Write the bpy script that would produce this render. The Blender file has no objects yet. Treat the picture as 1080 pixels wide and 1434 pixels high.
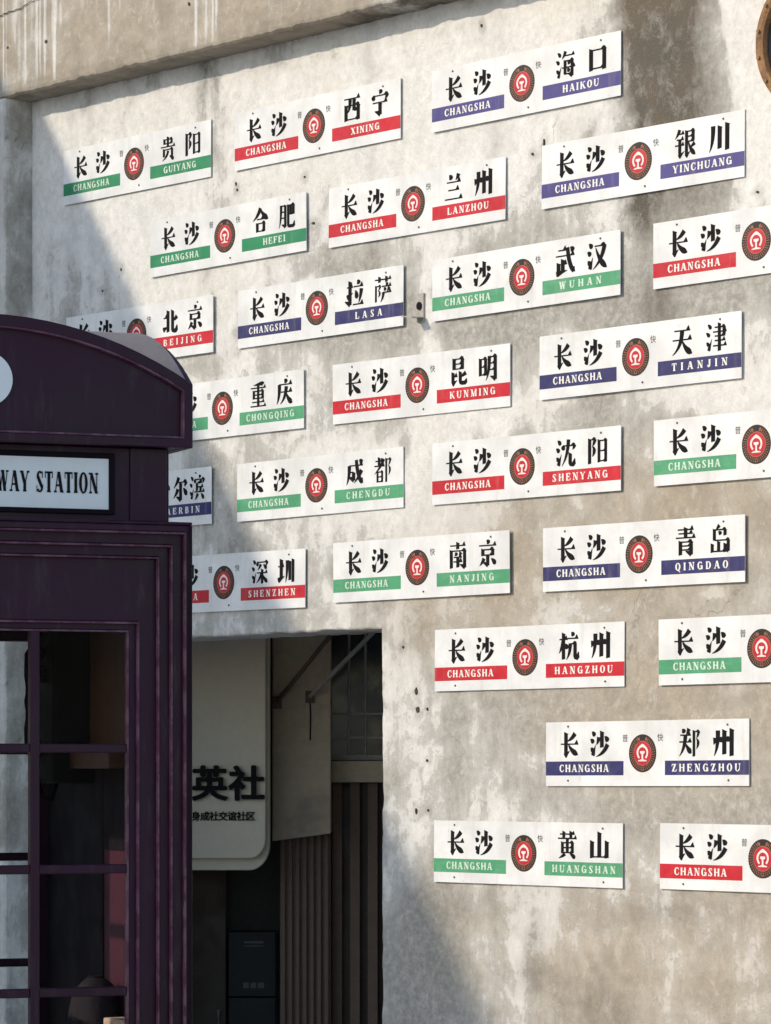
import bpy, bmesh, math, random
import numpy as np
from mathutils import Vector, Matrix
R = math.radians
scene = bpy.context.scene
COL = scene.collection
random.seed(7)
# ------------------------------------------------------------------ camera
# World: the plastered wall lies in the X-Z plane (its face at Y = 0, street side towards -Y), ground at Z = 0.
YAW = 0.845979
cam = bpy.data.cameras.new('camera')
cam.sensor_fit = 'VERTICAL'; cam.sensor_height = 24.0
cam.lens = 24.0*5000/1434
cam.shift_y = (1079.16-717)/1434
cam.clip_start = 0.1; cam.clip_end = 2000
camera = bpy.data.objects.new('camera', cam)
camera.location = (11.977, -10.608, 1.5)
camera.rotation_euler = (R(90), 0, YAW)
COL.objects.link(camera); scene.camera = camera
# ------------------------------------------------------------------ sky and sun
SUN_EL, SUN_DIR = R(27.2), R(247.5)          # elevation, compass of the direction TO the sun measured from +X
world = bpy.data.worlds.new('World'); scene.world = world; world.use_nodes = True
nt = world.node_tree
bg = nt.nodes['Background']
sky = nt.nodes.new('ShaderNodeTexSky'); sky.sky_type = 'NISHITA'; sky.sun_disc = False
sky.sun_elevation = SUN_EL; sky.sun_rotation = R(90)-SUN_DIR
sky.air_density = 1.0; sky.dust_density = 0.8; sky.ozone_density = 1.2
nt.links.new(sky.outputs[0], bg.inputs[0]); bg.inputs[1].default_value = 0.15
sl = bpy.data.lights.new('sun', 'SUN'); sl.energy = 2.0; sl.angle = R(0.7); sl.color = (1.0, 0.875, 0.715)
sun = bpy.data.objects.new('sun', sl); COL.objects.link(sun)
to_sun = Vector((math.cos(SUN_DIR)*math.cos(SUN_EL), math.sin(SUN_DIR)*math.cos(SUN_EL), math.sin(SUN_EL)))
sun.rotation_euler = to_sun.to_track_quat('Z', 'Y').to_euler(); sun.location = (-6, -18, 14)
scene.view_settings.view_transform = 'Standard'; scene.view_settings.look = 'None'
scene.view_settings.exposure = 0.58; scene.view_settings.gamma = 1.0
scene.render.engine = 'CYCLES'
scene.cycles.max_bounces = 10; scene.cycles.transparent_max_bounces = 16
scene.cycles.use_denoising = True
# ------------------------------------------------------------------ helpers
class MB:
    """collects faces of one mesh"""
    def __init__(self): self.v = []; self.f = []; self.mi = []
    def poly(self, pts, mi=0):
        b = len(self.v); self.v += [tuple(p) for p in pts]; self.f.append(list(range(b, b+len(pts)))); self.mi.append(mi)
    def box(self, x0, y0, z0, x1, y1, z1, mi=0, M=None):
        P = [(x0,y0,z0),(x1,y0,z0),(x1,y1,z0),(x0,y1,z0),(x0,y0,z1),(x1,y0,z1),(x1,y1,z1),(x0,y1,z1)]
        if M is not None: P = [tuple(M @ Vector(p)) for p in P]
        b = len(self.v); self.v += P
        for q in ((0,3,2,1),(4,5,6,7),(0,1,5,4),(1,2,6,5),(2,3,7,6),(3,0,4,7)):
            self.f.append([b+i for i in q]); self.mi.append(mi)
    def prism(self, outline, y0, y1, mi=0, M=None):
        """outline [(x, z)] anticlockwise seen from -Y, extruded from y0 (front) to y1"""
        n = len(outline); tr = (lambda p: tuple(M @ Vector(p))) if M is not None else (lambda p: p)
        b = len(self.v)
        self.v += [tr((x, y0, z)) for x, z in outline]+[tr((x, y1, z)) for x, z in outline]
        self.f.append([b+i for i in range(n)]); self.f.append([b+n+i for i in reversed(range(n))]); self.mi += [mi, mi]
        for i in range(n):
            j = (i+1) % n
            self.f.append([b+j, b+i, b+n+i, b+n+j]); self.mi.append(mi)
    def ring(self, outer, inner, y0, y1, mi=0, M=None):
        """frame between two outlines of equal length, extruded from y0 to y1"""
        n = len(outer); tr = (lambda p: tuple(M @ Vector(p))) if M is not None else (lambda p: p)
        b = len(self.v)
        for y in (y0, y1):
            self.v += [tr((x, y, z)) for x, z in outer]+[tr((x, y, z)) for x, z in inner]
        for i in range(n):
            j = (i+1) % n
            o0, o1, i0, i1 = b+i, b+j, b+n+i, b+n+j; k = 2*n
            self.f += [[o0, o1, i1, i0], [o1+k, o0+k, i0+k, i1+k], [o1, o0, o0+k, o1+k], [i0, i1, i1+k, i0+k]]; self.mi += [mi]*4
    def tube(self, pts, r, n=8, mi=0, caps=True):
        pts = [Vector(p) for p in pts]; b = len(self.v)
        rs = r if isinstance(r, (list, tuple)) else [r]*len(pts)
        up = Vector((0, 0, 1))
        for i, p in enumerate(pts):
            d = (pts[min(i+1, len(pts)-1)]-pts[max(i-1, 0)]).normalized()
            s = d.cross(up)
            if s.length < .05: s = d.cross(Vector((0, 1, 0)))
            s.normalize(); t = s.cross(d)
            for k in range(n):
                a = 2*math.pi*k/n; self.v.append(tuple(p+(s*math.cos(a)+t*math.sin(a))*rs[i]))
        for i in range(len(pts)-1):
            for k in range(n):
                j = (k+1) % n
                self.f.append([b+i*n+k, b+i*n+j, b+(i+1)*n+j, b+(i+1)*n+k]); self.mi.append(mi)
        if caps:
            self.f.append([b+k for k in reversed(range(n))]); self.f.append([b+(len(pts)-1)*n+k for k in range(n)]); self.mi += [mi, mi]
    def mesh(self, name, mats):
        me = bpy.data.meshes.new(name); me.from_pydata(self.v, [], self.f)
        for m in (mats if isinstance(mats, (list, tuple)) else [mats]): me.materials.append(m)
        if any(self.mi): me.polygons.foreach_set('material_index', self.mi)
        bm = bmesh.new(); bm.from_mesh(me); bmesh.ops.recalc_face_normals(bm, faces=bm.faces); bm.to_mesh(me); bm.free()
        me.update(); return me
    def build(self, name, mats, parent=None, loc=None, rot=None, bevel=0, smooth=False):
        return link(name, self.mesh(name, mats), parent, loc, rot, bevel, smooth)
def link(name, me, parent=None, loc=None, rot=None, bevel=0, smooth=False):
    o = bpy.data.objects.new(name, me); COL.objects.link(o)
    if parent is not None: o.parent = parent
    if loc: o.location = loc
    if rot: o.rotation_euler = rot
    if smooth:
        for p in me.polygons: p.use_smooth = True
    if bevel:
        b = o.modifiers.new('bevel', 'BEVEL'); b.width = bevel; b.segments = 2; b.limit_method = 'ANGLE'; b.angle_limit = R(40)
    return o
def tag(o, label, cat, group=None, kind=None):
    if label: o['label'] = label
    if cat: o['category'] = cat
    if group: o['group'] = group
    if kind: o['kind'] = kind
    return o
def thing(name, label, cat, loc=(0, 0, 0), rz=0, group=None):
    o = bpy.data.objects.new(name, None); COL.objects.link(o); o.empty_display_size = .2
    o.location = loc; o.rotation_euler = (0, 0, rz)
    return tag(o, label, cat, group)
# ---- materials
def node_mat(name, rough=.6, spec=.5):
    m = bpy.data.materials.new(name); m.use_nodes = True
    b = m.node_tree.nodes['Principled BSDF']
    b.inputs['Roughness'].default_value = rough; b.inputs['Specular IOR Level'].default_value = spec
    return m, m.node_tree, b
def N(t, kind, **kw):
    n = t.nodes.new('ShaderNode'+kind)
    for k, v in kw.items():
        if k in n.inputs: n.inputs[k].default_value = v
        else: setattr(n, k, v)
    return n
def noise(t, vec, scale, detail=6, rough=.6, stretch=None, dist=0):
    if stretch is not None:
        mp = N(t, 'Mapping'); mp.inputs['Scale'].default_value = stretch; t.links.new(vec, mp.inputs['Vector']); vec = mp.outputs[0]
    n = N(t, 'TexNoise'); n.inputs['Scale'].default_value = scale; n.inputs['Detail'].default_value = detail
    n.inputs['Roughness'].default_value = rough; n.inputs['Distortion'].default_value = dist
    t.links.new(vec, n.inputs['Vector']); return n.outputs['Fac']
def mathn(t, op, a, b=None, c=None, clamp=False):
    n = N(t, 'Math', operation=op); n.use_clamp = clamp
    for i, v in enumerate((a, b, c)):
        if v is None: continue
        if isinstance(v, (int, float)): n.inputs[i].default_value = v
        else: t.links.new(v, n.inputs[i])
    return n.outputs[0]
def step(t, v, lo, hi, to0=0., to1=1.):
    n = N(t, 'MapRange', interpolation_type='SMOOTHSTEP'); t.links.new(v, n.inputs[0])
    n.inputs[1].default_value = lo; n.inputs[2].default_value = hi; n.inputs[3].default_value = to0; n.inputs[4].default_value = to1
    return n.outputs[0]
def mix(t, fac, a, b, mode='MIX'):
    n = N(t, 'Mix', data_type='RGBA', blend_type=mode)
    for i, v in ((0, fac), (6, a), (7, b)):
        if isinstance(v, (int, float)): n.inputs[i].default_value = v
        elif isinstance(v, tuple): n.inputs[i].default_value = (*v, 1)
        else: t.links.new(v, n.inputs[i])
    return n.outputs[2]
def bump(t, b, h, strength=.3, dist=.01):
    n = N(t, 'Bump'); n.inputs['Strength'].default_value = strength; n.inputs['Distance'].default_value = dist
    t.links.new(h, n.inputs['Height']); t.links.new(n.outputs[0], b.inputs['Normal'])
def objco(t): return N(t, 'TexCoord').outputs['Object']
def simple(name, col, rough=.6, var=.18, scale=9, spec=.5, bmp=0, dirt=None, dirt_amt=.0, metal=0, stretch=None):
    """one paint with uneven wear: slow and fine variation of the colour, optional dirt patches and grain"""
    m, t, b = node_mat(name, rough, spec); co = objco(t)
    n1 = noise(t, co, scale, 8, .65, stretch); n2 = noise(t, co, scale*9, 3, .6)
    v = mathn(t, 'ADD', mathn(t, 'MULTIPLY', n1, .7), mathn(t, 'MULTIPLY', n2, .3))
    lo = tuple(c*(1-var) for c in col); hi = tuple(min(1, c*(1+var)) for c in col)
    c = mix(t, step(t, v, .32, .68), lo, hi)
    if dirt: c = mix(t, mathn(t, 'MULTIPLY', step(t, noise(t, co, scale*.6, 10, .7, stretch, .3), .5, .68), dirt_amt), c, dirt)
    t.links.new(c, b.inputs['Base Color'])
    t.links.new(step(t, n1, .3, .7, max(.05, rough-.12), min(1, rough+.12)), b.inputs['Roughness'])
    b.inputs['Metallic'].default_value = metal
    if bmp: bump(t, b, n2, bmp, .004)
    return m
# ---- lattice noise for stain maps
def vnoise(x, y, seed):
    xi = np.floor(x).astype(np.int64); yi = np.floor(y).astype(np.int64); fx = x-xi; fy = y-yi
    fx = fx*fx*(3-2*fx); fy = fy*fy*(3-2*fy)
    def h(a, b):
        k = (a*374761393+b*668265263+seed*974711) & 0x7fffffff
        k = ((k ^ (k >> 13))*1274126177) & 0x7fffffff
        return ((k ^ (k >> 16)) & 0xffff)/65535.0
    return (h(xi, yi)*(1-fx)+h(xi+1, yi)*fx)*(1-fy)+(h(xi, yi+1)*(1-fx)+h(xi+1, yi+1)*fx)*fy
def fbm(x, y, f, seed, oct=5, gain=.55):
    s = 0; a = 1; tot = 0
    for i in range(oct):
        s = s+a*vnoise(x*f+17.3*i, y*f-9.1*i, seed+i); tot += a; a *= gain; f *= 2.03
    return s/tot
def sstep(v, lo, hi):
    t = np.clip((v-lo)/(hi-lo), 0, 1); return t*t*(3-2*t)
def seg_dist(X, Z, pts):
    d = np.full(X.shape, 9.)
    for (ax, az), (bx, bz) in zip(pts[:-1], pts[1:]):
        dx, dz = bx-ax, bz-az; L = dx*dx+dz*dz
        t = np.clip(((X-ax)*dx+(Z-az)*dz)/L, 0, 1)
        d = np.minimum(d, np.hypot(X-ax-t*dx, Z-az-t*dz))
    return d
# ------------------------------------------------------------------ lettering
# Brush strokes on a 100-unit square (y up). Upright strokes are heavy, level ones thin,
# as in the printed Song lettering of the train plates.
#  H x0 y x1      level stroke with a triangular end     h x0 y x1   level stroke, plain
#  V x y0 y1      upright stroke                          J x y0 y1   upright stroke with hook to the left
#  P x0 y0 cx cy x1 y1  left-falling                      N ...       right-falling
#  D x0 y0 x1 y1  dot      T x0 y0 x1 y1  rising stroke   L x y0 y1 x1 y2  upright, turn right, hook up
#  K x0 y0 cx cy x1 y1 hy  slanting hook                  C name x0 y0 x1 y1  component in a smaller box
HAN = {
 'shui': "D 30 97 86 80;D 4 68 62 53;T 44 4 98 46;D 8 34 52 20",
 'ri': "V 16 96 2;h 14 91 88;V 86 96 2;h 14 50 86;h 14 9 86",
 'kou': "V 16 92 4;h 14 86 88;V 84 92 4;h 14 15 84",
 'fu': "V 16 96 0;h 14 91 80;P 84 93 72 76 50 66;F 50 66 98 54 52 28",
 '长': "V 31 96 8;T 24 3 52 24;P 80 92 64 70 36 60;H 3 50 97;N 44 50 58 22 96 8",
 '沙': "C shui 0 0 30 100;V 62 99 34;P 46 76 44 60 33 46;D 76 78 94 58;P 92 48 74 12 32 0",
 '贵': "V 27 90 67;h 26 87 74;V 74 90 67;h 26 70 74;V 50 99 58;H 3 57 97;V 24 49 14;h 24 45 77;V 77 49 14;P 51 40 48 14 12 0;D 60 18 88 0",
 '阳': "C fu 4 0 44 98;C ri 50 2 98 92",
 '西': "H 4 90 96;V 15 66 2;h 14 63 87;V 86 66 2;h 14 9 86;P 39 90 40 48 22 34;V 62 90 42;h 62 42 80",
 '宁': "D 44 100 57 86;D 14 84 9 62;h 12 79 90;P 92 82 88 70 78 62;H 8 52 92;J 50 52 2",
 '海': "C shui 0 0 30 100;P 50 99 44 82 32 72;H 42 83 96;V 48 66 15;h 46 63 86;J 84 66 3;h 44 15 84;H 32 39 100;D 60 61 71 49;D 58 34 69 21",
 '口': "V 18 86 4;h 16 80 86;V 84 86 4;h 16 13 84",
 '合': "P 50 100 36 68 2 50;N 48 98 64 68 98 52;H 28 55 72;C kou 20 0 80 44",
 '肥': "P 15 94 15 30 2 2;h 12 90 40;J 40 94 3;h 14 66 40;h 14 42 40;V 58 93 20;h 58 90 90;V 90 93 52;V 74 90 54;h 58 54 90;L 58 54 6 97 26",
 '兰': "D 24 98 38 80;P 76 100 72 88 60 76;H 12 70 88;H 20 40 80;H 2 6 98",
 '州': "P 22 92 24 30 4 2;V 52 94 6;V 86 98 0;P 10 66 9 54 2 42;D 30 68 41 50;D 63 70 74 52",
 '银': "P 24 100 18 82 2 68;H 20 84 46;H 10 64 44;H 2 44 46;V 25 64 8;T 20 2 48 22;V 57 94 4;h 56 90 90;V 88 93 54;h 57 72 88;h 57 54 88;T 53 1 76 19;P 96 46 86 38 74 32;N 66 54 74 22 100 4",
 '川': "P 20 92 22 30 3 0;V 51 90 8;V 86 97 0",
 '拉': "H 2 75 38;J 21 99 3;T 3 34 38 52;D 62 100 74 84;H 42 76 98;D 52 62 62 28;P 88 66 84 36 72 8;H 38 6 100",
 '萨': "H 3 87 97;V 30 99 75;V 70 99 75;C fu 4 0 42 68;D 66 72 75 62;H 44 60 98;D 55 54 64 42;P 86 56 82 46 74 38;H 50 36 98;P 53 37 53 16 38 0",
 '武': "H 14 90 58;H 2 69 98;K 63 99 66 40 94 6 26;V 38 57 12;H 38 39 60;V 16 45 10;T 4 4 62 15;D 76 98 92 82",
 '汉': "C shui 0 0 30 100;h 38 86 86;P 88 89 78 34 30 2;N 44 80 60 30 100 4",
 '北': "V 36 95 3;H 6 64 34;T 3 14 36 28;L 66 96 8 97 32;P 95 68 84 56 66 50",
 '京': "D 44 100 57 86;H 4 80 96;V 24 68 40;h 24 64 77;V 77 68 40;h 24 44 76;J 50 44 2;P 30 32 24 18 6 4;D 68 30 92 8",
 '昆': "C ri 18 54 82 100;V 22 47 8;T 17 0 46 16;H 22 30 47;L 62 49 4 97 20;P 93 42 80 34 62 27",
 '明': "C ri 2 18 42 90;P 57 94 57 30 38 2;h 56 90 90;J 88 94 2;h 57 66 88;h 57 42 88",
 '天': "H 12 88 88;H 4 55 96;P 50 88 48 30 4 2;N 50 53 64 18 98 4",
 '津': "C shui 0 0 30 100;h 42 85 87;V 86 87 54;H 34 69 98;h 42 54 86;H 42 38 92;H 34 20 98;V 64 100 0",
 '重': "D 88 98 62 92;P 70 97 50 92 20 91;H 3 79 97;V 23 69 33;h 22 66 78;V 78 69 33;h 22 51 78;h 22 37 78;V 50 94 4;H 12 22 88;H 2 5 98",
 '庆': "D 48 100 62 86;H 16 80 96;P 19 80 20 26 2 2;H 28 50 96;P 61 72 58 26 24 2;N 60 48 70 16 98 4",
 '成': "H 18 77 98;P 19 77 20 28 2 2;h 18 51 44;J 44 53 16;K 60 99 64 40 92 6 28;P 90 58 78 34 46 8;D 76 98 92 84",
 '都': "H 8 84 50;V 29 99 66;H 2 65 60;P 56 92 40 60 2 34;C ri 14 0 52 46;C fu 64 0 100 98",
 '沈': "C shui 0 0 30 100;D 40 80 35 60;h 38 76 94;P 97 79 93 68 86 60;P 65 99 63 40 32 2;L 74 50 6 99 28",
 '哈': "C kou 2 22 34 86;C 合 36 0 100 98",
 '尔': "P 42 100 34 78 8 56;h 30 79 90;P 93 81 88 70 80 60;J 55 78 2;P 36 52 30 34 6 14;D 72 54 96 24",
 '滨': "C shui 0 0 28 100;D 62 100 72 90;D 38 87 34 70;h 38 84 94;P 97 87 94 76 88 68;P 84 77 66 71 50 69;V 50 69 36;H 50 53 92;V 74 53 34;H 32 33 100;P 55 26 48 10 36 0;D 76 26 94 2",
 '深': "C shui 0 0 28 100;D 37 91 34 72;h 38 88 94;P 97 91 94 80 88 72;P 57 80 52 68 38 56;D 72 78 92 60;H 34 45 98;V 66 60 0;P 62 44 54 20 30 4;N 66 42 78 18 100 6",
 '圳': "H 2 65 38;V 21 95 18;T 1 8 42 26;C 川 46 0 100 97",
 '南': "H 8 87 92;V 50 100 72;V 14 71 0;h 12 67 88;J 87 71 0;D 34 60 42 48;P 67 62 63 54 56 48;H 28 43 72;H 26 26 74;V 50 43 3",
 '青': "H 12 92 88;H 16 78 84;H 3 63 97;V 50 100 62;V 25 52 0;h 24 48 76;J 76 52 0;h 24 34 76;h 24 20 76",
 '岛': "P 48 100 40 92 32 86;h 24 84 74;V 24 87 46;V 74 87 62;D 42 77 54 66;h 24 47 90;J 89 49 6;V 14 36 3;V 44 44 6;h 14 8 74;V 74 36 3",
 '杭': "H 2 75 44;V 23 99 0;P 23 74 14 40 0 24;D 27 58 44 40;D 62 100 74 86;H 44 78 98;P 58 60 58 22 38 0;h 58 58 84;L 82 60 6 101 28",
 '郑': "D 14 98 26 84;P 48 100 44 90 34 80;H 6 77 56;H 2 53 60;P 31 76 28 28 2 2;N 31 48 42 28 60 12;C fu 66 0 100 98",
 '黄': "H 12 89 88;V 32 100 74;V 68 100 74;H 2 73 98;V 25 61 17;h 24 57 76;V 76 61 17;h 24 39 76;h 24 21 76;V 50 73 21;P 38 17 28 8 6 0;D 62 17 90 0",
 '山': "V 50 99 8;V 13 67 2;h 10 8 90;V 87 67 2",
}
def bez(a, c, b, n=7):
    return [((1-t)**2*a[0]+2*t*(1-t)*c[0]+t*t*b[0], (1-t)**2*a[1]+2*t*(1-t)*c[1]+t*t*b[1]) for t in [i/n for i in range(n+1)]]
def ribbon(pts, ws):
    """closed outline of a stroke along pts with full widths ws"""
    L, R = [], []
    for i, (x, y) in enumerate(pts):
        a = pts[max(i-1, 0)]; b = pts[min(i+1, len(pts)-1)]
        dx, dy = b[0]-a[0], b[1]-a[1]; d = math.hypot(dx, dy) or 1
        nx, ny = -dy/d*ws[i]/2, dx/d*ws[i]/2
        L.append((x+nx, y+ny)); R.append((x-nx, y-ny))
    return [[L[i], R[i], R[i+1], L[i+1]] for i in range(len(pts)-1)]
def strokes(name, box=(0, 0, 100, 100), out=None, wv=16.5, wh=5.6):
    out = [] if out is None else out
    x0, y0, x1, y1 = box; sx, sy = (x1-x0)/100, (y1-y0)/100
    X = lambda v: x0+v*sx
    Y = lambda v: y0+v*sy
    ns = sum(len(HAN[t.split()[1]].split(';')) if t[0] == 'C' else 1 for t in HAN[name].split(';'))
    if out == []: wv *= 1.22 if ns <= 8 else 1.08 if ns <= 10 else .92
    for s in HAN[name].split(';'):
        t = s.split(); k = t[0]
        if k == 'C':
            b = [float(v) for v in t[2:]]
            sc = max(.72, ((b[2]-b[0])/100)**.30)
            strokes(t[1], (X(b[0]), Y(b[1]), X(b[2]), Y(b[3])), out, wv*sc, wh*(.92 if sc < 1 else 1)); continue
        a = [float(v) for v in t[1:]]
        if k in 'Hh':
            p, q = (X(a[0]), Y(a[1])), (X(a[2]), Y(a[1]))
            out.append([(p[0], p[1]-wh/2), (q[0], q[1]-wh/2), (q[0], q[1]+wh/2), (p[0], p[1]+wh/2)])
            if k == 'H':
                e = wv*1.05
                out.append([(q[0]-e*1.1, q[1]-wh*.35), (q[0]+1.5, q[1]-wh*.35), (q[0]-e*.30, q[1]+e*.78), (q[0]-e*.45, q[1]+e*.78)])
            elif a[2] > 70:
                e = wv
                out.append([(q[0]-e*1.1, q[1]), (q[0]+e*.45, q[1]-e*.15), (q[0]+e*.2, q[1]+e*.45), (q[0]-e*.35, q[1]+e*.62)])
        elif k in 'VJ':
            x, ya, yb = X(a[0]), Y(a[1]), Y(a[2]); w = wv/2
            out.append([(x-w, yb), (x+w, yb+wv*.16), (x+w, ya-wv*.45), (x+w*1.35, ya-wv*.28), (x-w, ya+wv*.14)])
            if k == 'J':
                out.append([(x+w, yb+wv*.5), (x-w*.4, yb-wv*.28), (x-w*3.0, yb+wv*.75), (x-w*3.0, yb+wv*.95), (x-w*.8, yb+wv*.9)])
        elif k == 'P':
            p = bez((X(a[0]), Y(a[1])), (X(a[2]), Y(a[3])), (X(a[4]), Y(a[5])))
            out += ribbon(p, [wv*v for v in (1.05, 1, .92, .82, .7, .52, .32, .12)])
        elif k == 'N':
            p = bez((X(a[0]), Y(a[1])), (X(a[2]), Y(a[3])), (X(a[4]), Y(a[5])))
            out += ribbon(p, [wv*v for v in (.2, .45, .65, .85, 1.05, 1.2, .95, .12)])
        elif k == 'D':
            p = bez((X(a[0]), Y(a[1])), (X((a[0]+a[2])/2+3), Y((a[1]+a[3])/2+3)), (X(a[2]), Y(a[3])))
            out += ribbon(p, [wv*v for v in (.15, .45, .75, .95, 1.1, 1.15, 1.0, .4)])
        elif k == 'T':
            p = bez((X(a[0]), Y(a[1])), (X((a[0]+a[2])/2), Y((a[1]+a[3])/2)), (X(a[2]), Y(a[3])))
            out += ribbon(p, [wv*v for v in (.9, 1.15, .95, .75, .55, .4, .25, .1)])
        elif k == 'L':
            x, ya, yb, xe, ye = X(a[0]), Y(a[1]), Y(a[2]), X(a[3]), Y(a[4]); w = wv/2
            out.append([(x-w, yb+wv*.3), (x+w, yb+wv*.3), (x+w, ya-wv*.3), (x-w, ya+wv*.14)])
            out.append([(x-w, yb+wv*.3), (x-w*.4, yb-w*.5), (x+w, yb-w*.9), (xe-w*.6, yb-w*.9), (xe+w*.4, yb+w*.2), (xe-w*.4, yb+w*.9), (x+w, yb+w*.9), (x+w, yb+wv*.3+.01)])
            out.append([(xe-wv*.9, yb+w*.6), (xe+w*.45, yb), (xe+w*.1, ye), (xe-w*.4, ye)])
        elif k == 'K':
            p = bez((X(a[0]), Y(a[1])), (X(a[2]), Y(a[3])), (X(a[4]), Y(a[5])))
            out += ribbon(p, [wv*v for v in (.9, .95, 1, 1, 1, 1, .95, .6)])
            xe, ye = X(a[4]), Y(a[5])
            out.append([(xe-wv*.7, ye+wv*.4), (xe+wv*.4, ye-wv*.1), (xe+wv*.25, Y(a[6])), (xe, Y(a[6]))])
        elif k == 'F':
            p = bez((X(a[0]), Y(a[1])), (X(a[2]), Y(a[3])), (X(a[4]), Y(a[5])))
            out += ribbon(p, [wv*v for v in (.25, .5, .8, 1.0, 1.0, .85, .55, .15)])
    return out
# Latin capitals on a 100-high grid: heavy stems, hairlines and slab feet
def _arc(cx, cy, rx, ry, a0, a1, tx, ty, n=14):
    q = []
    for i in range(n):
        r = []
        for t in (i/n, (i+1)/n):
            a = math.radians(a0+(a1-a0)*t); r.append(((cx+rx*math.cos(a), cy+ry*math.sin(a)), (cx+(rx-tx)*math.cos(a), cy+(ry-ty)*math.sin(a))))
        q.append([r[0][0], r[1][0], r[1][1], r[0][1]])
    return q
def _bx(x0, y0, x1, y1): return [(x0, y0), (x1, y0), (x1, y1), (x0, y1)]
def _sl(x0, y0, x1, y1, w): return [(x0-w/2, y0), (x0+w/2, y0), (x1+w/2, y1), (x1-w/2, y1)]
def latin(c, S=22, T=9):
    """(polygons, advance) of one capital"""
    F = lambda x, y, r=16: _bx(x-r, y, x+r, y+T) if y < 50 else _bx(x-r, y-T, x+r, y)
    st = lambda x: [_bx(x-S/2, 0, x+S/2, 100)]
    if c == ' ': return [], 50
    if c == 'A': return [_sl(16, 0, 45, 100, T+1), _sl(84, 0, 52, 100, S+2), _bx(28, 30, 70, 30+T), F(16, 0, 15), F(86, 0, 18)], 104
    if c == 'B': return st(20)+[_bx(4, 0, 50, T), _bx(4, 100-T, 48, 100), _bx(24, 49, 52, 49+T)]+_arc(48, 76, 34, 24, -90, 90, S*.85, T)+_arc(50, 27, 39, 27, -90, 90, S*.9, T), 94
    if c == 'C': return _arc(50, 50, 46, 52, 50, 310, S, T)+[_bx(76, 66, 84, 98), _sl(79, 10, 86, 34, T)], 94
    if c == 'D': return st(20)+[_bx(4, 0, 46, T), _bx(4, 100-T, 46, 100)]+_arc(44, 50, 50, 50, -90, 90, S, T), 100
    if c in 'EF':
        p = st(20)+[_bx(4, 100-T, 80, 100), _bx(24, 48, 62, 48+T), _bx(56, 36, 64, 68), _sl(76, 72, 80, 100, T)]
        return (p+[_bx(4, 0, 82, T), _sl(84, 32, 80, 0, T)], 92) if c == 'E' else (p+[F(20, 0, 18)], 86)
    if c == 'G': return _arc(50, 50, 46, 52, 50, 330, S, T)+[_bx(76, 66, 84, 98), _bx(70, 2, 70+S, 42), _bx(56, 40, 100, 40+T)], 104
    if c == 'H': return st(22)+st(84)+[F(22, 0), F(22, 100), F(84, 0), F(84, 100), _bx(24, 46, 82, 46+T)], 106
    if c == 'I': return st(24)+[F(24, 0, 20), F(24, 100, 20)], 48
    if c == 'J': return [_bx(44-S/2, 20, 44+S/2, 100), F(44, 100, 20)]+_arc(30, 22, 25, 24, -180, 0, S*.8, T)+_arc(14, 22, 10, 10, 0, 360, 10, 10), 66
    if c == 'K': return st(22)+[F(22, 0), F(22, 100), _sl(30, 40, 80, 100, T+2), _sl(86, 0, 50, 60, S+3), F(82, 100, 14), F(88, 0, 18)], 104
    if c == 'L': return st(22)+[F(22, 100), _bx(6, 0, 82, T), _sl(84, 34, 80, 0, T)], 88
    if c == 'M': return [_bx(16, 0, 16+T, 100), F(18, 0, 14), F(14, 100, 14), _sl(62, 0, 24, 100, S), _sl(62, 0, 98, 100, T), F(106, 100, 14), F(106, 0, 18)]+st(106), 128
    if c == 'N': return [_bx(16, 0, 16+T, 100), F(20, 0, 15), F(16, 100, 16), _sl(84, 0, 24, 100, S+2), _bx(82, 0, 82+T, 100), F(86, 100, 16)], 106
    if c in 'OQ': return _arc(50, 50, 47, 52, 0, 360, S, T, 28)+([_sl(88, -22, 52, 12, S*.8)] if c == 'Q' else []), 100
    if c == 'R': return st(20)+[_bx(4, 100-T, 48, 100), _bx(24, 46, 52, 46+T), F(20, 0, 17), _sl(82, 0, 56, 48, S), F(86, 0, 14)]+_arc(48, 74, 36, 26, -90, 90, S*.9, T), 100
    if c == 'S': return _arc(43, 74, 34, 28, 40, 200, S*.8, T)+_arc(43, 26, 36, 28, -150, 20, S*.8, T)+[[(10, 68), (30, 84), (76, 30), (60, 12)], _bx(66, 68, 74, 100), _bx(8, 0, 16, 32)], 86
    if c == 'T': return st(46)+[F(46, 0, 20), _bx(6, 100-T, 86, 100), _bx(4, 68, 12, 100), _bx(80, 68, 88, 100)], 92
    if c == 'U': return [_bx(22-S/2, 28, 22+S/2, 100), F(22, 100), _bx(80, 28, 80+T, 100), F(84, 100)]+_arc(50, 30, 39, 32, 180, 360, S*.75, T), 104
    if c == 'W': return [_sl(42, 0, 18, 100, S), _sl(42, 0, 64, 90, T), _sl(90, 0, 66, 100, S), _sl(90, 0, 116, 100, T), F(16, 100, 18), F(66, 100, 18), F(116, 100, 14)], 132
    if c == 'X': return [_sl(82, 0, 20, 100, S+4), _sl(18, 0, 78, 100, T+1), F(18, 0, 15), F(82, 0, 18), F(20, 100, 18), F(80, 100, 14)], 100
    if c == 'Y': return [_bx(50-S/2, 0, 50+S/2, 48), _sl(48, 40, 18, 100, S), _sl(54, 40, 84, 100, T+1), F(50, 0, 18), F(18, 100, 18), F(86, 100, 14)], 102
    if c == 'Z': return [_sl(20, 0, 66, 100, S+4), _bx(6, 0, 84, T), _bx(8, 100-T, 82, 100), _sl(86, 32, 80, 0, T), _sl(6, 68, 12, 100, T)], 92
    raise KeyError(c)
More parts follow.
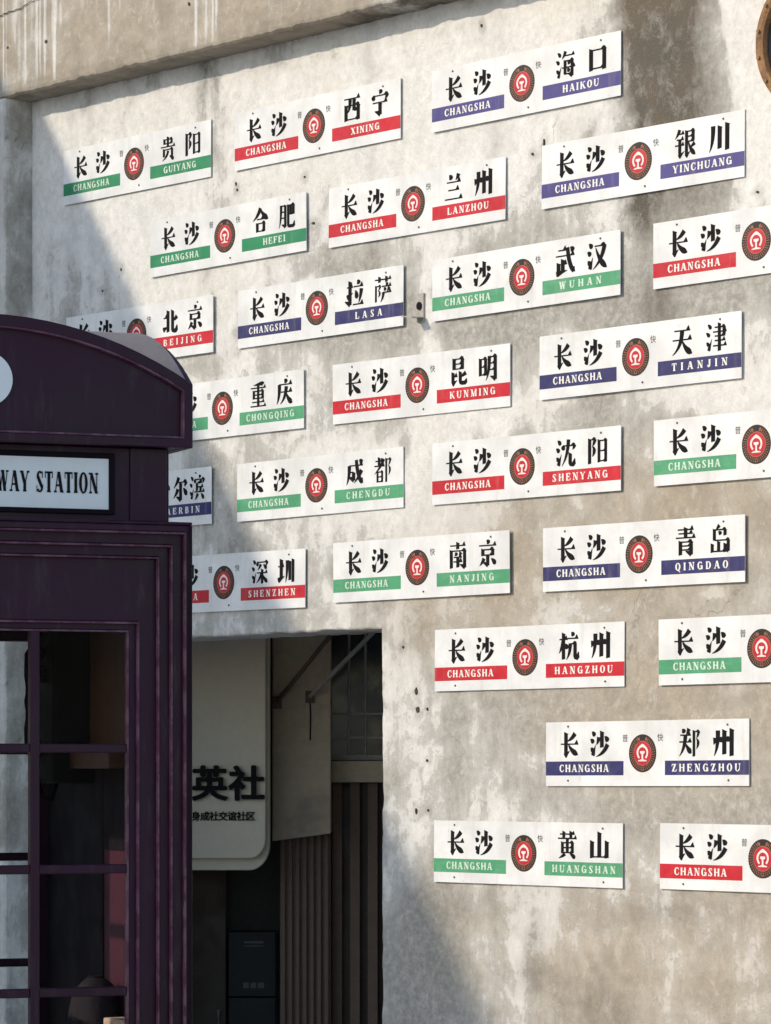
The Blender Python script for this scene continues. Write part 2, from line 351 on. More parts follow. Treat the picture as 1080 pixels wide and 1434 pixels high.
def latin_line(word, x0, x1, yb, h, S=22, T=9, gap=None):
    """word set between x0 and x1, baseline yb, cap height h"""
    gl = [latin(c, S, T) for c in word]
    k = h/100; adv = sum(a for _, a in gl)
    sp = 0 if len(word) < 2 else ((x1-x0)/k-adv)/(len(word)-1)
    kx = k
    if sp < 4 or (gap is not None):
        g = 6 if gap is None else gap
        kx = (x1-x0)/(adv+g*(len(word)-1)); sp = g
    x = x0; out = []
    for polys, a in gl:
        for p in polys: out.append([(x+px*kx, yb+py*k) for px, py in p])
        x += (a+sp)*kx
    return out
# ------------------------------------------------------------------ materials of the setting
def plaster():
    m, t, b = node_mat('old_plaster', .92, .25); co = objco(t)
    at = N(t, 'Attribute', attribute_name='stains'); sep = N(t, 'SeparateColor'); t.links.new(at.outputs['Color'], sep.inputs[0])
    g, s, tn, dark = sep.outputs[0], sep.outputs[1], sep.outputs[2], at.outputs['Alpha']
    big = noise(t, co, 1.5, 12, .62, None, .3)
    streak = noise(t, co, 1.0, 9, .68, (9, 9, 1.6), .2)
    fine = noise(t, co, 26, 6, .7)
    grit = noise(t, co, 150, 3, .7)
    blot = noise(t, co, 6, 8, .66, None, .3)
    # bare cement showing through the whitewash
    v = mathn(t, 'ADD', g, mathn(t, 'MULTIPLY', mathn(t, 'SUBTRACT', big, .5), 2.8))
    v = mathn(t, 'ADD', v, mathn(t, 'MULTIPLY', mathn(t, 'SUBTRACT', streak, .5), 1.15))
    v = mathn(t, 'ADD', v, mathn(t, 'MULTIPLY', mathn(t, 'SUBTRACT', blot, .5), 1.0))
    v = mathn(t, 'ADD', v, mathn(t, 'MULTIPLY', mathn(t, 'SUBTRACT', fine, .5), 1.0))
    crust = noise(t, co, 16, 12, .78, (1, 1, .75), .8)
    v = mathn(t, 'ADD', v, mathn(t, 'MULTIPLY', mathn(t, 'SUBTRACT', crust, .5), 1.1))
    soft = step(t, v, .18, .92); crisp = step(t, v, .44, .53)
    gm = mathn(t, 'ADD', mathn(t, 'MULTIPLY', soft, .70), mathn(t, 'MULTIPLY', crisp, .22))
    white = mix(t, step(t, blot, .35, .7), (.80, .785, .75), (.70, .685, .65))
    white = mix(t, step(t, noise(t, co, 1.1, 5, .6), .45, .7), white, (.75, .725, .66))
    grey = mix(t, step(t, fine, .35, .65), (.285, .272, .238), (.41, .395, .355))
    tan = mix(t, step(t, blot, .3, .7), (.445, .378, .288), (.335, .286, .22))
    base = mix(t, tn, grey, tan)
    c = mix(t, gm, white, base)
    tz = mathn(t, 'MULTIPLY', tn, step(t, mathn(t, 'ADD', big, mathn(t, 'MULTIPLY', fine, .3)), .38, .74))
    c = mix(t, mathn(t, 'MULTIPLY', tz, .88), c, tan)
    # flaking skin of whitewash, trowelled roughness
    flake = mathn(t, 'MULTIPLY', step(t, crust, .555, .60), step(t, v, .35, .75))
    c = mix(t, mathn(t, 'MULTIPLY', flake, .20), c, (.72, .705, .67))
    pore = mathn(t, 'MULTIPLY', step(t, noise(t, co, 34, 8, .8, (1, 1, .7), 1.0), .56, .66), step(t, noise(t, co, 1.9, 4, .6), .42, .60))
    c = mix(t, mathn(t, 'MULTIPLY', pore, .36), c, (.20, .185, .155))
    c = mix(t, 1.0, c, mix(t, step(t, mathn(t, 'ADD', mathn(t, 'MULTIPLY', crust, .5), mathn(t, 'MULTIPLY', fine, .5)), .36, .64), (.83, .825, .81), (1.07, 1.07, 1.07)), 'MULTIPLY')
    # pale efflorescence and dark damp
    sv = mathn(t, 'MULTIPLY', s, mathn(t, 'ADD', .05, mathn(t, 'MULTIPLY', mathn(t, 'ADD', mathn(t, 'ADD', step(t, crust, .36, .64), streak), step(t, blot, .3, .7)), .64)), None, True)
    sv = mathn(t, 'MULTIPLY', sv, step(t, grit, .25, .60, .78, 1.04), None, True)
    c = mix(t, sv, c, mix(t, step(t, big, .4, .6), (.065, .058, .042), (.10, .078, .052)))
    speck = mathn(t, 'MULTIPLY', step(t, noise(t, co, 55, 2, .5), .70, .76), step(t, big, .4, .6))
    c = mix(t, mathn(t, 'MULTIPLY', speck, .35), c, (.16, .15, .13))
    wsp = step(t, noise(t, co, 70, 3, .6, (1, 1, .5)), .68, .76)
    c = mix(t, mathn(t, 'MULTIPLY', wsp, .4), c, (.78, .76, .70))
    c = mix(t, mathn(t, 'MULTIPLY', grit, .22), c, (.36, .34, .30))
    # hair cracks in patches
    ds = N(t, 'VectorMath', operation='ADD'); nz_ = N(t, 'TexNoise'); nz_.inputs['Scale'].default_value = 3.5; nz_.inputs['Detail'].default_value = 6; t.links.new(co, nz_.inputs['Vector'])
    sc_ = N(t, 'VectorMath', operation='SCALE'); t.links.new(nz_.outputs['Color'], sc_.inputs[0]); sc_.inputs['Scale'].default_value = .45
    t.links.new(co, ds.inputs[0]); t.links.new(sc_.outputs[0], ds.inputs[1])
    vo = N(t, 'TexVoronoi', feature='DISTANCE_TO_EDGE'); vo.inputs['Scale'].default_value = 1.7; t.links.new(ds.outputs[0], vo.inputs['Vector'])
    ck = mathn(t, 'MULTIPLY', step(t, vo.outputs['Distance'], .002, .007, 1, 0), step(t, noise(t, co, 1.3, 4, .6), .54, .64))
    c = mix(t, mathn(t, 'MULTIPLY', ck, .40), c, (.12, .11, .09))
    c = mix(t, dark, c, (.03, .026, .022))
    t.links.new(c, b.inputs['Base Color'])
    h = mathn(t, 'ADD', mathn(t, 'MULTIPLY', grit, .35), mathn(t, 'ADD', mathn(t, 'MULTIPLY', fine, .6), mathn(t, 'MULTIPLY', crust, .8)))
    h = mathn(t, 'SUBTRACT', h, mathn(t, 'MULTIPLY', crisp, .22))
    bump(t, b, h, .8, .008)
    return m
M_PLASTER = plaster()
M_INNER = simple('inner_plaster', (.47, .39, .29), .9, .2, 3, .3, .3)
M_PAVING = simple('paving', (.45, .435, .41), .85, .25, 2.2, .3, .4, (.2, .19, .18), .5)
# ------------------------------------------------------------------ ground
g = MB(); g.poly([(-400, -400, 0), (400, -400, 0), (400, 400, 0), (-400, 400, 0)])
tag(g.build('ground', M_PAVING), None, None, kind='structure')
# ------------------------------------------------------------------ the plastered wall
DX0, DX1, DZ = -2.45, -0.024, 2.137
PX0, PX1, PZ = -2.69, 2.75, 4.88
# damp and wear: x, z, half width, half height, g = bare cement (minus: whitewash), t = tan render, s = dark damp
WEAR = [(-1.23,4.58,1.65,.37,'g',-.5),(.52,4.53,1.01,.34,'g',-.5),(-1.55,4.07,1.01,.38,'g',-.35),(.29,3.99,.68,.19,'g',-.4),(-2.48,4.28,.36,.57,'g',-.35),(.47,4.28,.97,.19,'g',-.3),
(-.29,2.89,.53,.16,'g',-.35),(.17,2.74,.28,.22,'g',-.4),(.7,3.08,.44,.1,'g',-.35),(-1.01,3.24,.47,.17,'g',-.25),(0,2.63,.7,.12,'g',-.25),(1.81,3.05,.44,.08,'g',-.4),(1.18,3.12,.3,.07,'g',-.3),
(.29,3.39,.08,.22,'g',-.5),(.29,3.64,.19,.16,'g',-.3),(-.54,2.94,.35,.13,'g',-.25),(-1.25,4.68,.16,.24,'g',.35),(-1.23,4.27,.15,.24,'g',.25),(0,3.51,.56,.16,'g',.35),(.66,3.42,.4,.09,'g',.4),
(-.34,3.71,.44,.19,'g',.15),(1.31,2.94,.25,.15,'g',.3),(.02,2.97,.13,.19,'g',.2),(-.49,2.54,.4,.16,'g',.2),(.52,3.62,.32,.06,'g',.2),(.1,3.86,.24,.1,'g',.2),(1.77,4.4,.24,.38,'g',.5),
(1.81,3.96,.28,.26,'g',.5),(2.17,4.43,.15,.43,'g',-.45),(2.23,3.93,.08,.17,'g',-.4),(1.85,3.43,.51,.2,'g',.35),(1.52,3.22,.25,.18,'g',.2),(1.36,2.46,1.04,.33,'t',.55),(.74,2.18,.7,.25,'t',.35),
(1.81,1.73,.78,.35,'t',.55),(1.61,.76,.91,.32,'t',.6),(2.01,2.6,.39,.26,'t',.45),(.19,2.16,.19,.22,'t',.3),(.56,1.56,.49,.28,'g',-.12),(.47,1.22,.41,.16,'g',-.2),(.92,.88,.52,.14,'g',-.22),
(.14,1.88,.17,.32,'g',-.2),(2.27,.67,.1,.2,'g',-.45),(2.01,2.22,.05,.03,'g',-.7),(-.29,2.24,.63,.08,'g',-.1),(2.25,2.82,.15,.17,'g',-.2),(2.05,3.09,.16,.09,'g',-.3),
(1.68,4.74,.18,.40,'s',1.25),(1.82,4.50,.15,.45,'s',.5),(1.70,4.10,.22,.34,'s',.42),(1.60,3.82,.15,.16,'s',.38),(1.92,4.15,.16,.5,'s',.22),(1.69,3.38,.12,.14,'s',.5),(1.44,3.38,.13,.12,'s',.1),(1.73,3.03,.16,.09,'s',.12),
(.95,.67,.08,.13,'s',.35),(1.36,.51,.21,.12,'s',.3),(-1.31,4.82,.1,.14,'s',.3),(.56,.94,.23,.09,'s',.16),(1.81,.93,.28,.07,'s',.2),(.47,2.87,.18,.07,'s',.14),(2.17,1.04,.12,.06,'s',.1),(.30,.62,.34,.5,'g',.35),(.42,.75,.14,.22,'s',.14),(1.5,1.2,.9,.7,'g',.15),(1.45,2.4,.7,.5,'g',.12),(-2.2,3.6,.25,.3,'g',.18)]
HOLES = [(.206,1.852,.016,.03),(.216,1.77,.020,.026),(.28,1.772,.009,.013),(.276,1.545,.007,.012),(.206,1.32,.010,.028),(.285,1.325,.008,.012),
 (-1.06,4.26,.009,.016),(-1.05,4.23,.01,.012),(-.5,4.01,.02,.012),(.95,4.14,.011,.011),(1.02,4.17,.006,.05),(1.16,4.04,.008,.008),(1.30,4.12,.006,.05),(.72,3.98,.012,.02),(.73,3.93,.01,.012),
 (2.25,3.82,.014,.010),(.12,2.05,.012,.012),(-.56,4.23,.011,.009),(-2.32,4.35,.009,.012),(-2.1,3.86,.008,.01),(-1.95,3.95,.006,.012),(.63,4.74,.008,.014),(.93,1.98,.006,.008)]
def wall_fields(X, Z):
    wx = X+.16*(fbm(X, Z, 1.6, 5)-.5)+.05*(fbm(X, Z, 9, 8)-.5); wz = Z+.16*(fbm(X, Z, 1.6, 45)-.5)+.05*(fbm(X, Z, 9, 48)-.5)
    F = {'g': np.full(X.shape, .52), 't': np.zeros(X.shape), 's': np.zeros(X.shape)}
    for x, z, rx, rz, k, a in WEAR:
        q = ((wx-x)/rx)**2+((wz-z)/rz)**2
        F[k] += a*(1.4 if k == 'g' and a > 0 else 1.3 if k == 't' else 1)*np.exp(-.8*q**1.4)
    F['g'] += .14*sstep(X, .5, 1.6)*sstep(3.6-Z, 0, .6)
    F['s'] *= .55+.9*fbm(X*1.6, Z*.6, 4.5, 66)
    # the jagged edge where the whitewash has come away on the right
    ed = 2.02+.13*sstep(4.75-Z, 0, .6)-.05*sstep(4.05-Z, 0, .25)+.05*(fbm(X, Z, 7, 70)-.5)
    inside = sstep(ed-X, -.008, .012)*sstep(X-1.50-.10*(fbm(X*.5, Z, 5, 33)-.5), 0, .10)*sstep(Z-3.62, 0, .25)
    F['g'] = np.where(X > ed, np.where(Z > 3.85, F['g']-.3, F['g']), F['g'])+.22*inside
    F['s'] += .16*inside*(fbm(X, Z, 5, 91))
    # runs of dirty water
    for k, (x, z0, z1, w, a) in enumerate([(1.60,4.9,3.5,.03,.45),(1.72,4.9,3.7,.05,.35),(1.86,4.9,4.2,.04,.25),(-1.30,4.9,4.45,.03,.3),(-1.22,4.9,4.3,.02,.25),(-.92,4.9,4.6,.02,.16),(.02,4.9,4.62,.03,.10),(-.1,3.62,3.2,.05,.12),(.72,3.48,3.2,.06,.12),(1.28,3.1,2.6,.06,.10),(-2.35,3.7,3.4,.05,.12),(-2.2,3.75,3.45,.03,.12)]):
        F['s'] += a*np.exp(-((X-x+.03*(vnoise(Z*4, Z*0, k)-.5))/w)**2)*sstep(Z-z1, 0, (z0-z1)*.8)
    F['s'] += .10*sstep(Z-4.75, 0, .12)*fbm(X, Z, 4, 12)
    F['s'] += .10*sstep(.9-Z, 0, .8)*fbm(X, Z, 3, 15)
    D = np.zeros(X.shape)
    for x, z, rx, rz in HOLES:
        q = np.hypot((X-x)/(rx+.02), (Z-z)/(rz+.02))+.9*(fbm(X, Z, 40, 31)-.5); F['s'] += .22*sstep(1.25-q, 0, .6)
    return F['g'], np.clip(F['s'], 0, 1), np.clip(F['t'], 0, 1), D
def stain_attr(me, cols):
    a = me.color_attributes.new('stains', 'FLOAT_COLOR', 'POINT'); a.data.foreach_set('color', np.asarray(cols, np.float32).ravel())
def lin(a, b, st): return np.linspace(a, b, max(2, int(round((b-a)/st))+1))
xs = np.unique(np.round(np.concatenate([lin(PX0, DX0, .014), lin(DX0, DX1, .014), lin(DX1, PX1, .013)]), 5))
zs = np.unique(np.round(np.concatenate([lin(0, DZ, .016), lin(DZ, PZ, .014)]), 5))
X, Z = np.meshgrid(xs, zs, indexing='ij')
Gm, Sm, Tm, Dm = wall_fields(X, Z)
XX, ZZ = X.copy(), Z.copy()
Y = .007*(fbm(X, Z, 1.3, 61, 3)-.5)+.003*(fbm(X, Z, 6, 62, 3)-.5)+.001
ix0, ix1, iz = np.searchsorted(xs, DX0-1e-6), np.searchsorted(xs, DX1-1e-6), np.searchsorted(zs, DZ-1e-6)
chip = lambda v, s: np.maximum(0, fbm(v, v*0, 6, s)-.58)*.05+.004*(fbm(v, v*0, 30, s+1)-.5)
ZZ[ix0:ix1+1, iz] += chip(xs[ix0:ix1+1], 81); XX[ix1, :iz+1] += chip(zs[:iz+1], 85); XX[ix0, :iz+1] -= chip(zs[:iz+1], 88)
nx, nz = X.shape
idx = np.arange(nx*nz).reshape(nx, nz)
Q = np.stack([idx[:-1, :-1], idx[1:, :-1], idx[1:, 1:], idx[:-1, 1:]], -1)
keep = np.ones(Q.shape[:2], bool); keep[ix0:ix1, :iz] = False
faces = Q[keep].tolist()
verts = np.stack([XX, Y, ZZ], -1).reshape(-1, 3)
cols = np.stack([Gm, Sm, Tm, Dm], -1).reshape(-1, 4)
# reveals of the opening
T = .30
loop = [idx[ix1, k] for k in range(0, iz+1)]+[idx[i, iz] for i in range(ix1-1, ix0-1, -1)]+[idx[ix0, k] for k in range(iz-1, -1, -1)]
prev = loop; ev = []; ec = []
for d in (.03, .08, .15, .22, T):
    cur = []
    for v in loop:
        p = verts[v]; cur.append(len(verts)+len(ev)); ev.append((p[0]*1.0, d, p[2]-.004 if p[2] > 2.0 and DX0 < p[0] < DX1 else p[2])); ec.append((.25+.2*random.random(), .15 if d > .1 else .05, .4, 0))
    for i in range(len(loop)-1): faces.append([prev[i], prev[i+1], cur[i+1], cur[i]])
    prev = cur
verts = np.concatenate([verts, ev]); cols = np.concatenate([cols, ec])
# back of the wall and the plain stretch beyond the panel
b0 = len(verts)
bk = [(-6, T, 0), (DX0, T, 0), (DX0, T, DZ), (DX1, T, DZ), (DX1, T, 0), (6, T, 0), (6, T, 6.6), (-6, T, 6.6), (DX0, T, 6.6), (DX1, T, 6.6), (PX1, 0, 0), (6, 0, 0), (6, 0, PZ), (PX1, 0, PZ)]
verts = np.concatenate([verts, bk]); cols = np.concatenate([cols, [(.4, .1, .5, 0)]*len(bk)])
for q in ((0, 1, 8, 7), (1, 1, 1, 1), (2, 3, 9, 8), (4, 5, 6, 9), (10, 11, 12, 13), (11, 5, 6, 12)):
    if q[0] != q[1]: faces.append([b0+i for i in q])
me = bpy.data.meshes.new('plaster_panel'); me.from_pydata(verts.tolist(), [], faces); me.materials.append(M_PLASTER); stain_attr(me, cols)
WALL = thing('plaster_wall', 'weathered whitewashed plaster wall with a dark rectangular doorway, carrying rows of train destination plates', 'wall', (0, 0, 0))
link('plaster_panel', me, WALL, smooth=True)
# ---- beam over the panel and pier on its left: 17 cm proud of it
def sweep(name, prof, along, place, field, parent):
    """prof: list of (a, b); along: positions; place(a, b, s) -> xyz; field(a, b, s, xyz) -> rgba"""
    vs, cs = [], []
    for s in along:
        for a, b in prof:
            p = place(a, b, s); vs.append(p); cs.append(field(a, b, s, p))
    n = len(prof); fs = [[i*n+j, (i+1)*n+j, (i+1)*n+j+1, i*n+j+1] for i in range(len(along)-1) for j in range(n-1)]
    m = bpy.data.meshes.new(name); m.from_pydata(vs, [], fs); m.materials.append(M_PLASTER); stain_attr(m, cs)
    bm = bmesh.new(); bm.from_mesh(m); bmesh.ops.recalc_face_normals(bm, faces=bm.faces); bm.to_mesh(m); bm.free()
    return link(name, m, parent)
def _h(a, b, s):
    k = (a*374761393+b*668265263+s*974711) & 0x7fffffff
    k = ((k ^ (k >> 13))*1274126177) & 0x7fffffff
    return ((k ^ (k >> 16)) & 0xffff)/65535.0
def f2(x, y, f, s):
    """the same lattice noise for single points"""
    r = 0; a = 1; tot = 0
    for i in range(4):
        u, v = x*f+17.3*i, y*f-9.1*i; xi, yi = math.floor(u), math.floor(v); fx, fy = u-xi, v-yi
        fx = fx*fx*(3-2*fx); fy = fy*fy*(3-2*fy)
        r += a*((_h(xi, yi, s+i)*(1-fx)+_h(xi+1, yi, s+i)*fx)*(1-fy)+(_h(xi, yi+1, s+i)*(1-fx)+_h(xi+1, yi+1, s+i)*fx)*fy)
        tot += a; a *= .55; f *= 2.03
    return r/tot
def f1(v, f, s): return f2(v, .37, f, s)
DRIPS = []
rd = random.Random(3)
for x0, x1, n, zt, l0, l1 in ((-2.72, -2.2, 26, 5.7, .35, .85), (-2.05, -1.72, 9, 5.7, .35, .72), (-1.6, -.9, 10, 5.3, .1, .38), (-1.15, -.98, 7, 5.6, .5, .75), (-.8, .3, 10, 5.2, .1, .3)):
    for _ in range(n): DRIPS.append((rd.uniform(x0, x1), zt, zt-rd.uniform(l0, l1)-.05, rd.uniform(.004, .011), rd.uniform(.4, 1)))
bxs = np.concatenate([lin(-5.0, -3.1, .2)[:-1], lin(-3.1, 1.0, .0125), lin(1.0, 6.0, .1)[1:]])
bprof = [(.30, 6.6), (-.17, 6.6)]+[(-.17, z) for z in np.linspace(6.0, 5.6, 4)]+[(-.17, z) for z in np.linspace(5.58, 4.90, 50)]+[(-.168, 4.882), (-.155, 4.872), (-.13, 4.87), (-.09, 4.87), (-.05, 4.87), (-.01, 4.87), (.03, 4.87)]
BCR = [(-3.05, 5.24), (-2.93, 5.262), (-2.90, 5.285), (-2.74, 5.285), (-2.66, 5.295), (-2.55, 5.298), (-2.45, 5.318), (-2.35, 5.315)]
def beam_place(a, b, s):
    e = max(0, f1(s, 7, 21)-.52)*.03+.012*(f1(s, 30, 22)-.5)+.03*max(0, f1(s, 19, 26)-.66)
    if -.15 < s < .75: e += .05*max(0, f1(s, 9, 23)-.38)
    if b < 4.9: b = b+e*(1 if a < -.1 else .5)
    y = a+(.006*(f2(s, b, 2.2, 24)-.5)+.003*(f2(s, b, 11, 25)-.5) if a < -.1 and b < 6 else 0)
    return (float(s), float(y), float(b))
def beam_field(a, b, s, p):
    gq, st, tn, dk = .85, .03, .95, 0
    if b >= 4.9 and a < -.1:
        w = 0
        for x, zt, zb, wd, am in DRIPS:
            d = abs(p[0]-x)
            if d < .03 and p[2] > zb: w = max(w, am*math.exp(-(d/wd)**2)*min(1, (p[2]-zb)/.15))
        gq -= 1.15*w; tn -= 1.0*w
        st += .12*max(0, f2(s, b, 1.2, 27)-.45)*2
        for hx, hz, r in ((-2.334, 5.10, .02), (-1.198, 5.103, .018), (-2.66, 5.12, .012), (-1.9, 5.25, .009)):
            q = math.hypot(p[0]-hx, p[2]-hz)
            if q < r*.2: dk = .5
        if b < 4.93: st += .25*f1(s, 14, 28)
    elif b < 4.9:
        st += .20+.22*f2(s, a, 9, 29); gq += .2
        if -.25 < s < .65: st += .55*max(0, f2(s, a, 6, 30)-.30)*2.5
    return (gq, min(st, 1), max(0, min(tn, 1)), dk)
sweep('beam', bprof, bxs, beam_place, beam_field, WALL)
pzs = lin(0, 4.872, .02)
pprof = [(x, -.17) for x in (-5.0, -4.0, -3.4, -3.2)]+[(x, -.17) for x in np.linspace(-3.1, -2.715, 22)]+[(-2.70, -.168), (-2.692, -.158)]+[(-2.69, y) for y in np.linspace(-.14, .02, 9)]
def pier_place(a, b, s):
    j = .012*(f1(s, 5, 41)-.5)+.006*(f1(s, 26, 42)-.5) if a > -2.72 and b < -.15 else 0
    return (float(a)+j+(.006*(f2(s, b*3, 6, 43)-.5) if a > -2.70 and b > -.15 else 0), float(b)+(.006*(f2(s, a, 4, 44)-.5) if a < -2.72 else 0), float(s))
def pier_field(a, b, s, p):
    if a > -2.70 and b > -.16:
        return (.55+.7*(f2(s, b*2, 4, 45)-.5), .05+.5*max(0, f2(s*.7, b*4, 7, 46)-.5), .1, .5 if f2(s, b*2, 16, 47) > .80 else 0)
    return (.30+.5*(f2(a*3, s, 2, 49)-.5), .14*f2(a, s, 2, 48), .35, 0)
sweep('pier', pprof, pzs, pier_place, pier_field, WALL)
# pits knocked into the plaster, and the crack along the beam
M_PIT = simple('pit_shadow', (.07, .06, .048), .95, .4, 60, .2)
for k, (x, z, rx, rz) in enumerate(HOLES+[(-2.334, 5.10, .017, .019), (-1.198, 5.103, .016, .018), (-2.66, 5.12, .010, .010), (-1.9, 5.25, .007, .008)]):
    n = 18; o_ = []
    for i in range(n):
        a = 2*math.pi*i/n; r = .25+.85*f2(i*.9, k*3.7, 1, 77); o_.append((x+rx*r*math.cos(a)*.72, z+rz*r*math.sin(a)*.72))
    y = -.0045 if z < 4.88 else -.1745
    g = MB(); g.prism(o_, y, y+.014); g.build('pit', M_PIT, WALL)
def crack(pts, y, w, name='crack'):
    path = []
    for (ax, az), (bx, bz) in zip(pts[:-1], pts[1:]):
        m = max(2, int(math.hypot(bx-ax, bz-az)/.012))
        path += [(ax+(bx-ax)*i/m+.010*(f2(ax*50+i*.7, bz*9, 1, 5)-.5), az+(bz-az)*i/m+.014*(f2(ax*31+i*.9, bz*7, 1, 6)-.5)) for i in range(m)]
    g = MB(); n = len(path)
    for i in range(n-1):
        w0, w1 = (w*(.25+1.1*f2(j*.55, ax, 1, 9))*min(1, (j+1)/6, (n-j)/10) for j in (i, i+1))
        g.poly([(path[i][0], y, path[i][1]-w0), (path[i+1][0], y, path[i+1][1]-w1), (path[i+1][0], y, path[i+1][1]+w1), (path[i][0], y, path[i][1]+w0)])
    g.build(name, M_PIT, WALL)
crack(BCR, -.1765, .0032)
# roof of the covered passage behind
g = MB(); g.box(-5.9, T+.002, 2.75, 6, 6.6, 2.95)
g.build('passage_roof', M_INNER, WALL)
g = MB(); g.box(1.4, T+.002, 0, 1.6, 4.5, 2.748)
g.build('added_end_wall', M_INNER, WALL)  # unseen end wall, added to keep the passage dim
# ------------------------------------------------------------------ the neighbouring building whose roof edge shades the wall
M_NEIGH = simple('neighbour_render', (.60, .58, .54), .9, .12, 1.4, .3, .2, (.28, .26, .23), .5, stretch=(1, 1, .4))
M_DARKGLASS = simple('dark_glass', (.02, .025, .03), .12, .1, 3)
NB = thing('neighbour_building', 'tall plain rendered building at the left end of the plaster wall', 'building', (-8.5, -9.2, 0))
g = MB(); g.box(-3.5, -7.2, 0, 3.5, 4.9, 7.92); g.build('wall', M_NEIGH, NB)
g = MB(); g.box(-3.4, -7.1, 7.922, 3.50, 4.8, 8.04); g.build('parapet', M_NEIGH, NB)
for k in range(4):
    for z in (1.2, 4.6):
        w = MB(); y = -5.6+k*3; w.box(3.502, y-.7, z, 3.56, y+.7, z+1.6); wf = w.build('window', M_INNER, NB)
        q = MB(); q.box(3.561, y-.6, z+.1, 3.57, y+.6, z+1.5); q.build('pane', M_DARKGLASS, wf)
# ------------------------------------------------------------------ train destination plates on the wall
SW, SH = 1.168, 0.271
def enamel(name, col, rough=.38, wear=.0, wearcol=(.6, .62, .58)):
    m, t, b = node_mat(name, rough, .5); co = objco(t)
    oi = N(t, 'ObjectInfo'); add = N(t, 'VectorMath', operation='ADD'); t.links.new(co, add.inputs[0])
    sc = N(t, 'VectorMath', operation='SCALE'); t.links.new(oi.outputs['Location'], sc.inputs[0]); sc.inputs['Scale'].default_value = 3.0
    t.links.new(sc.outputs[0], add.inputs[1]); co = add.outputs[0]
    n1 = noise(t, co, 5, 6, .6); n2 = noise(t, co, 34, 6, .7); n3 = noise(t, co, 14, 8, .7, (1, 1, 2.5), .5)
    c = mix(t, step(t, n1, .3, .7), tuple(v*.88 for v in col), tuple(min(1, v*1.1) for v in col))
    if wear: c = mix(t, mathn(t, 'MULTIPLY', step(t, n3, .46, .66), wear), c, wearcol)
    c = mix(t, mathn(t, 'MULTIPLY', step(t, n2, .60, .74), .22), c, (.26, .23, .19))
    run = mathn(t, 'MULTIPLY', step(t, noise(t, co, 8, 5, .6, (3, 1, .35)), .52, .72), .16)
    c = mix(t, run, c, (.36, .33, .28))
    t.links.new(c, b.inputs['Base Color']); t.links.new(step(t, n2, .3, .7, rough-.06, rough+.14), b.inputs['Roughness'])
    return m
M_PLATE = enamel('plate_white', (.71, .71, .69), .42, .10, (.60, .58, .53))
M_EDGE = simple('plate_edge', (.10, .10, .10), .5, .2, 20)
M_INK = simple('black_ink', (.010, .009, .010), .8, .2, 30, .12)
M_SMALL = simple('grey_ink', (.09, .085, .09), .5, .2, 30)
M_LAT = simple('white_ink', (.74, .72, .66), .5, .1, 30)
M_LATG = simple('faded_white_ink', (.56, .68, .56), .5, .14, 40)
BAND = {'red': enamel('band_red', (.50, .008, .020), .4, .06, (.6, .1, .1)), 'green': enamel('band_green', (.020, .215, .090), .4, .10, (.1, .3, .17)),
        'pale green': enamel('band_pale_green', (.060, .29, .135), .45, .5, (.13, .37, .21)), 'indigo': enamel('band_indigo', (.052, .043, .19), .45, .10, (.1, .08, .25)),
        'navy': enamel('band_navy', (.018, .017, .10), .45, .38, (.05, .05, .18))}
M_RING = simple('emblem_dark', (.013, .008, .007), .5, .3, 40)
M_GOLD = simple('emblem_gold', (.32, .12, .06), .5, .3, 60)
M_ERED = simple('emblem_red', (.47, .010, .028), .42, .12, 20)
M_EWHITE = simple('emblem_white', (.78, .66, .60), .45, .08, 20)
M_SCREW = simple('dark_screw', (.06, .055, .05), .5, .3, 60)
def flat(polys, y, step_=8e-6):
    g = MB()
    for i, p in enumerate(polys): g.poly([(x, y-i*step_, z) for x, z in p])
    return g
def upright(me):
    """faces of a flat mesh look towards -Y"""
    me.calc_normals_split() if hasattr(me, 'calc_normals_split') else None
    bm = bmesh.new(); bm.from_mesh(me)
    for f in bm.faces:
        if f.normal.y > 0: f.normal_flip()
    bm.to_mesh(me); bm.free(); return me
def flat_mesh(name, polys, y, m):
    g = flat(polys, y); me = bpy.data.meshes.new(name); me.from_pydata(g.v, [], g.f); me.materials.append(m); return upright(me)
def han_line(items, size_x, size_z, z0):
    out = []
    for ch, x in items:
        out += [[(x+px/100*size_x, z0+pz/100*size_z) for px, pz in p] for p in strokes(ch)]
    return out
FRONT = -.0070
g = MB(); g.box(0, -.0070, 0, SW, -.0040, SH)
ME_PANEL = g.mesh('panel', M_PLATE)
ME_PANEL.materials.append(M_EDGE)
g = MB()
for x, z in ((.08, .05), (1.08, .05), (.08, .22), (1.08, .22)): g.box(x-.012, -.0040, z-.012, x+.012, .012, z+.012)
ME_SPACER = g.mesh('spacer', M_SCREW)
ME_BANDS = {}
BZ0, BZ1 = SH*(1-.835), SH*(1-.615)
for k, m in BAND.items():
    for side, (a, b) in (('l', (0.0, .396)), ('r', (.600, 1.0))):
        ME_BANDS[k, side] = flat_mesh('colour_band', [[(a*SW, BZ0), (b*SW, BZ0), (b*SW, BZ1), (a*SW, BZ1)]], FRONT-.0004, m)
ME_CHANGSHA = flat_mesh('characters', han_line([('长', .074*SW), ('沙', .228*SW)], .112, .108, .455*SH), FRONT-.0004, M_INK)
LAT_Z, LAT_H = BZ0+.0145, .0315
ME_LATL = {m.name: flat_mesh('latin_lettering', latin_line('CHANGSHA', .070*SW, .323*SW, LAT_Z, LAT_H, 28, 11), FRONT-.0008, m) for m in (M_LAT, M_LATG)}
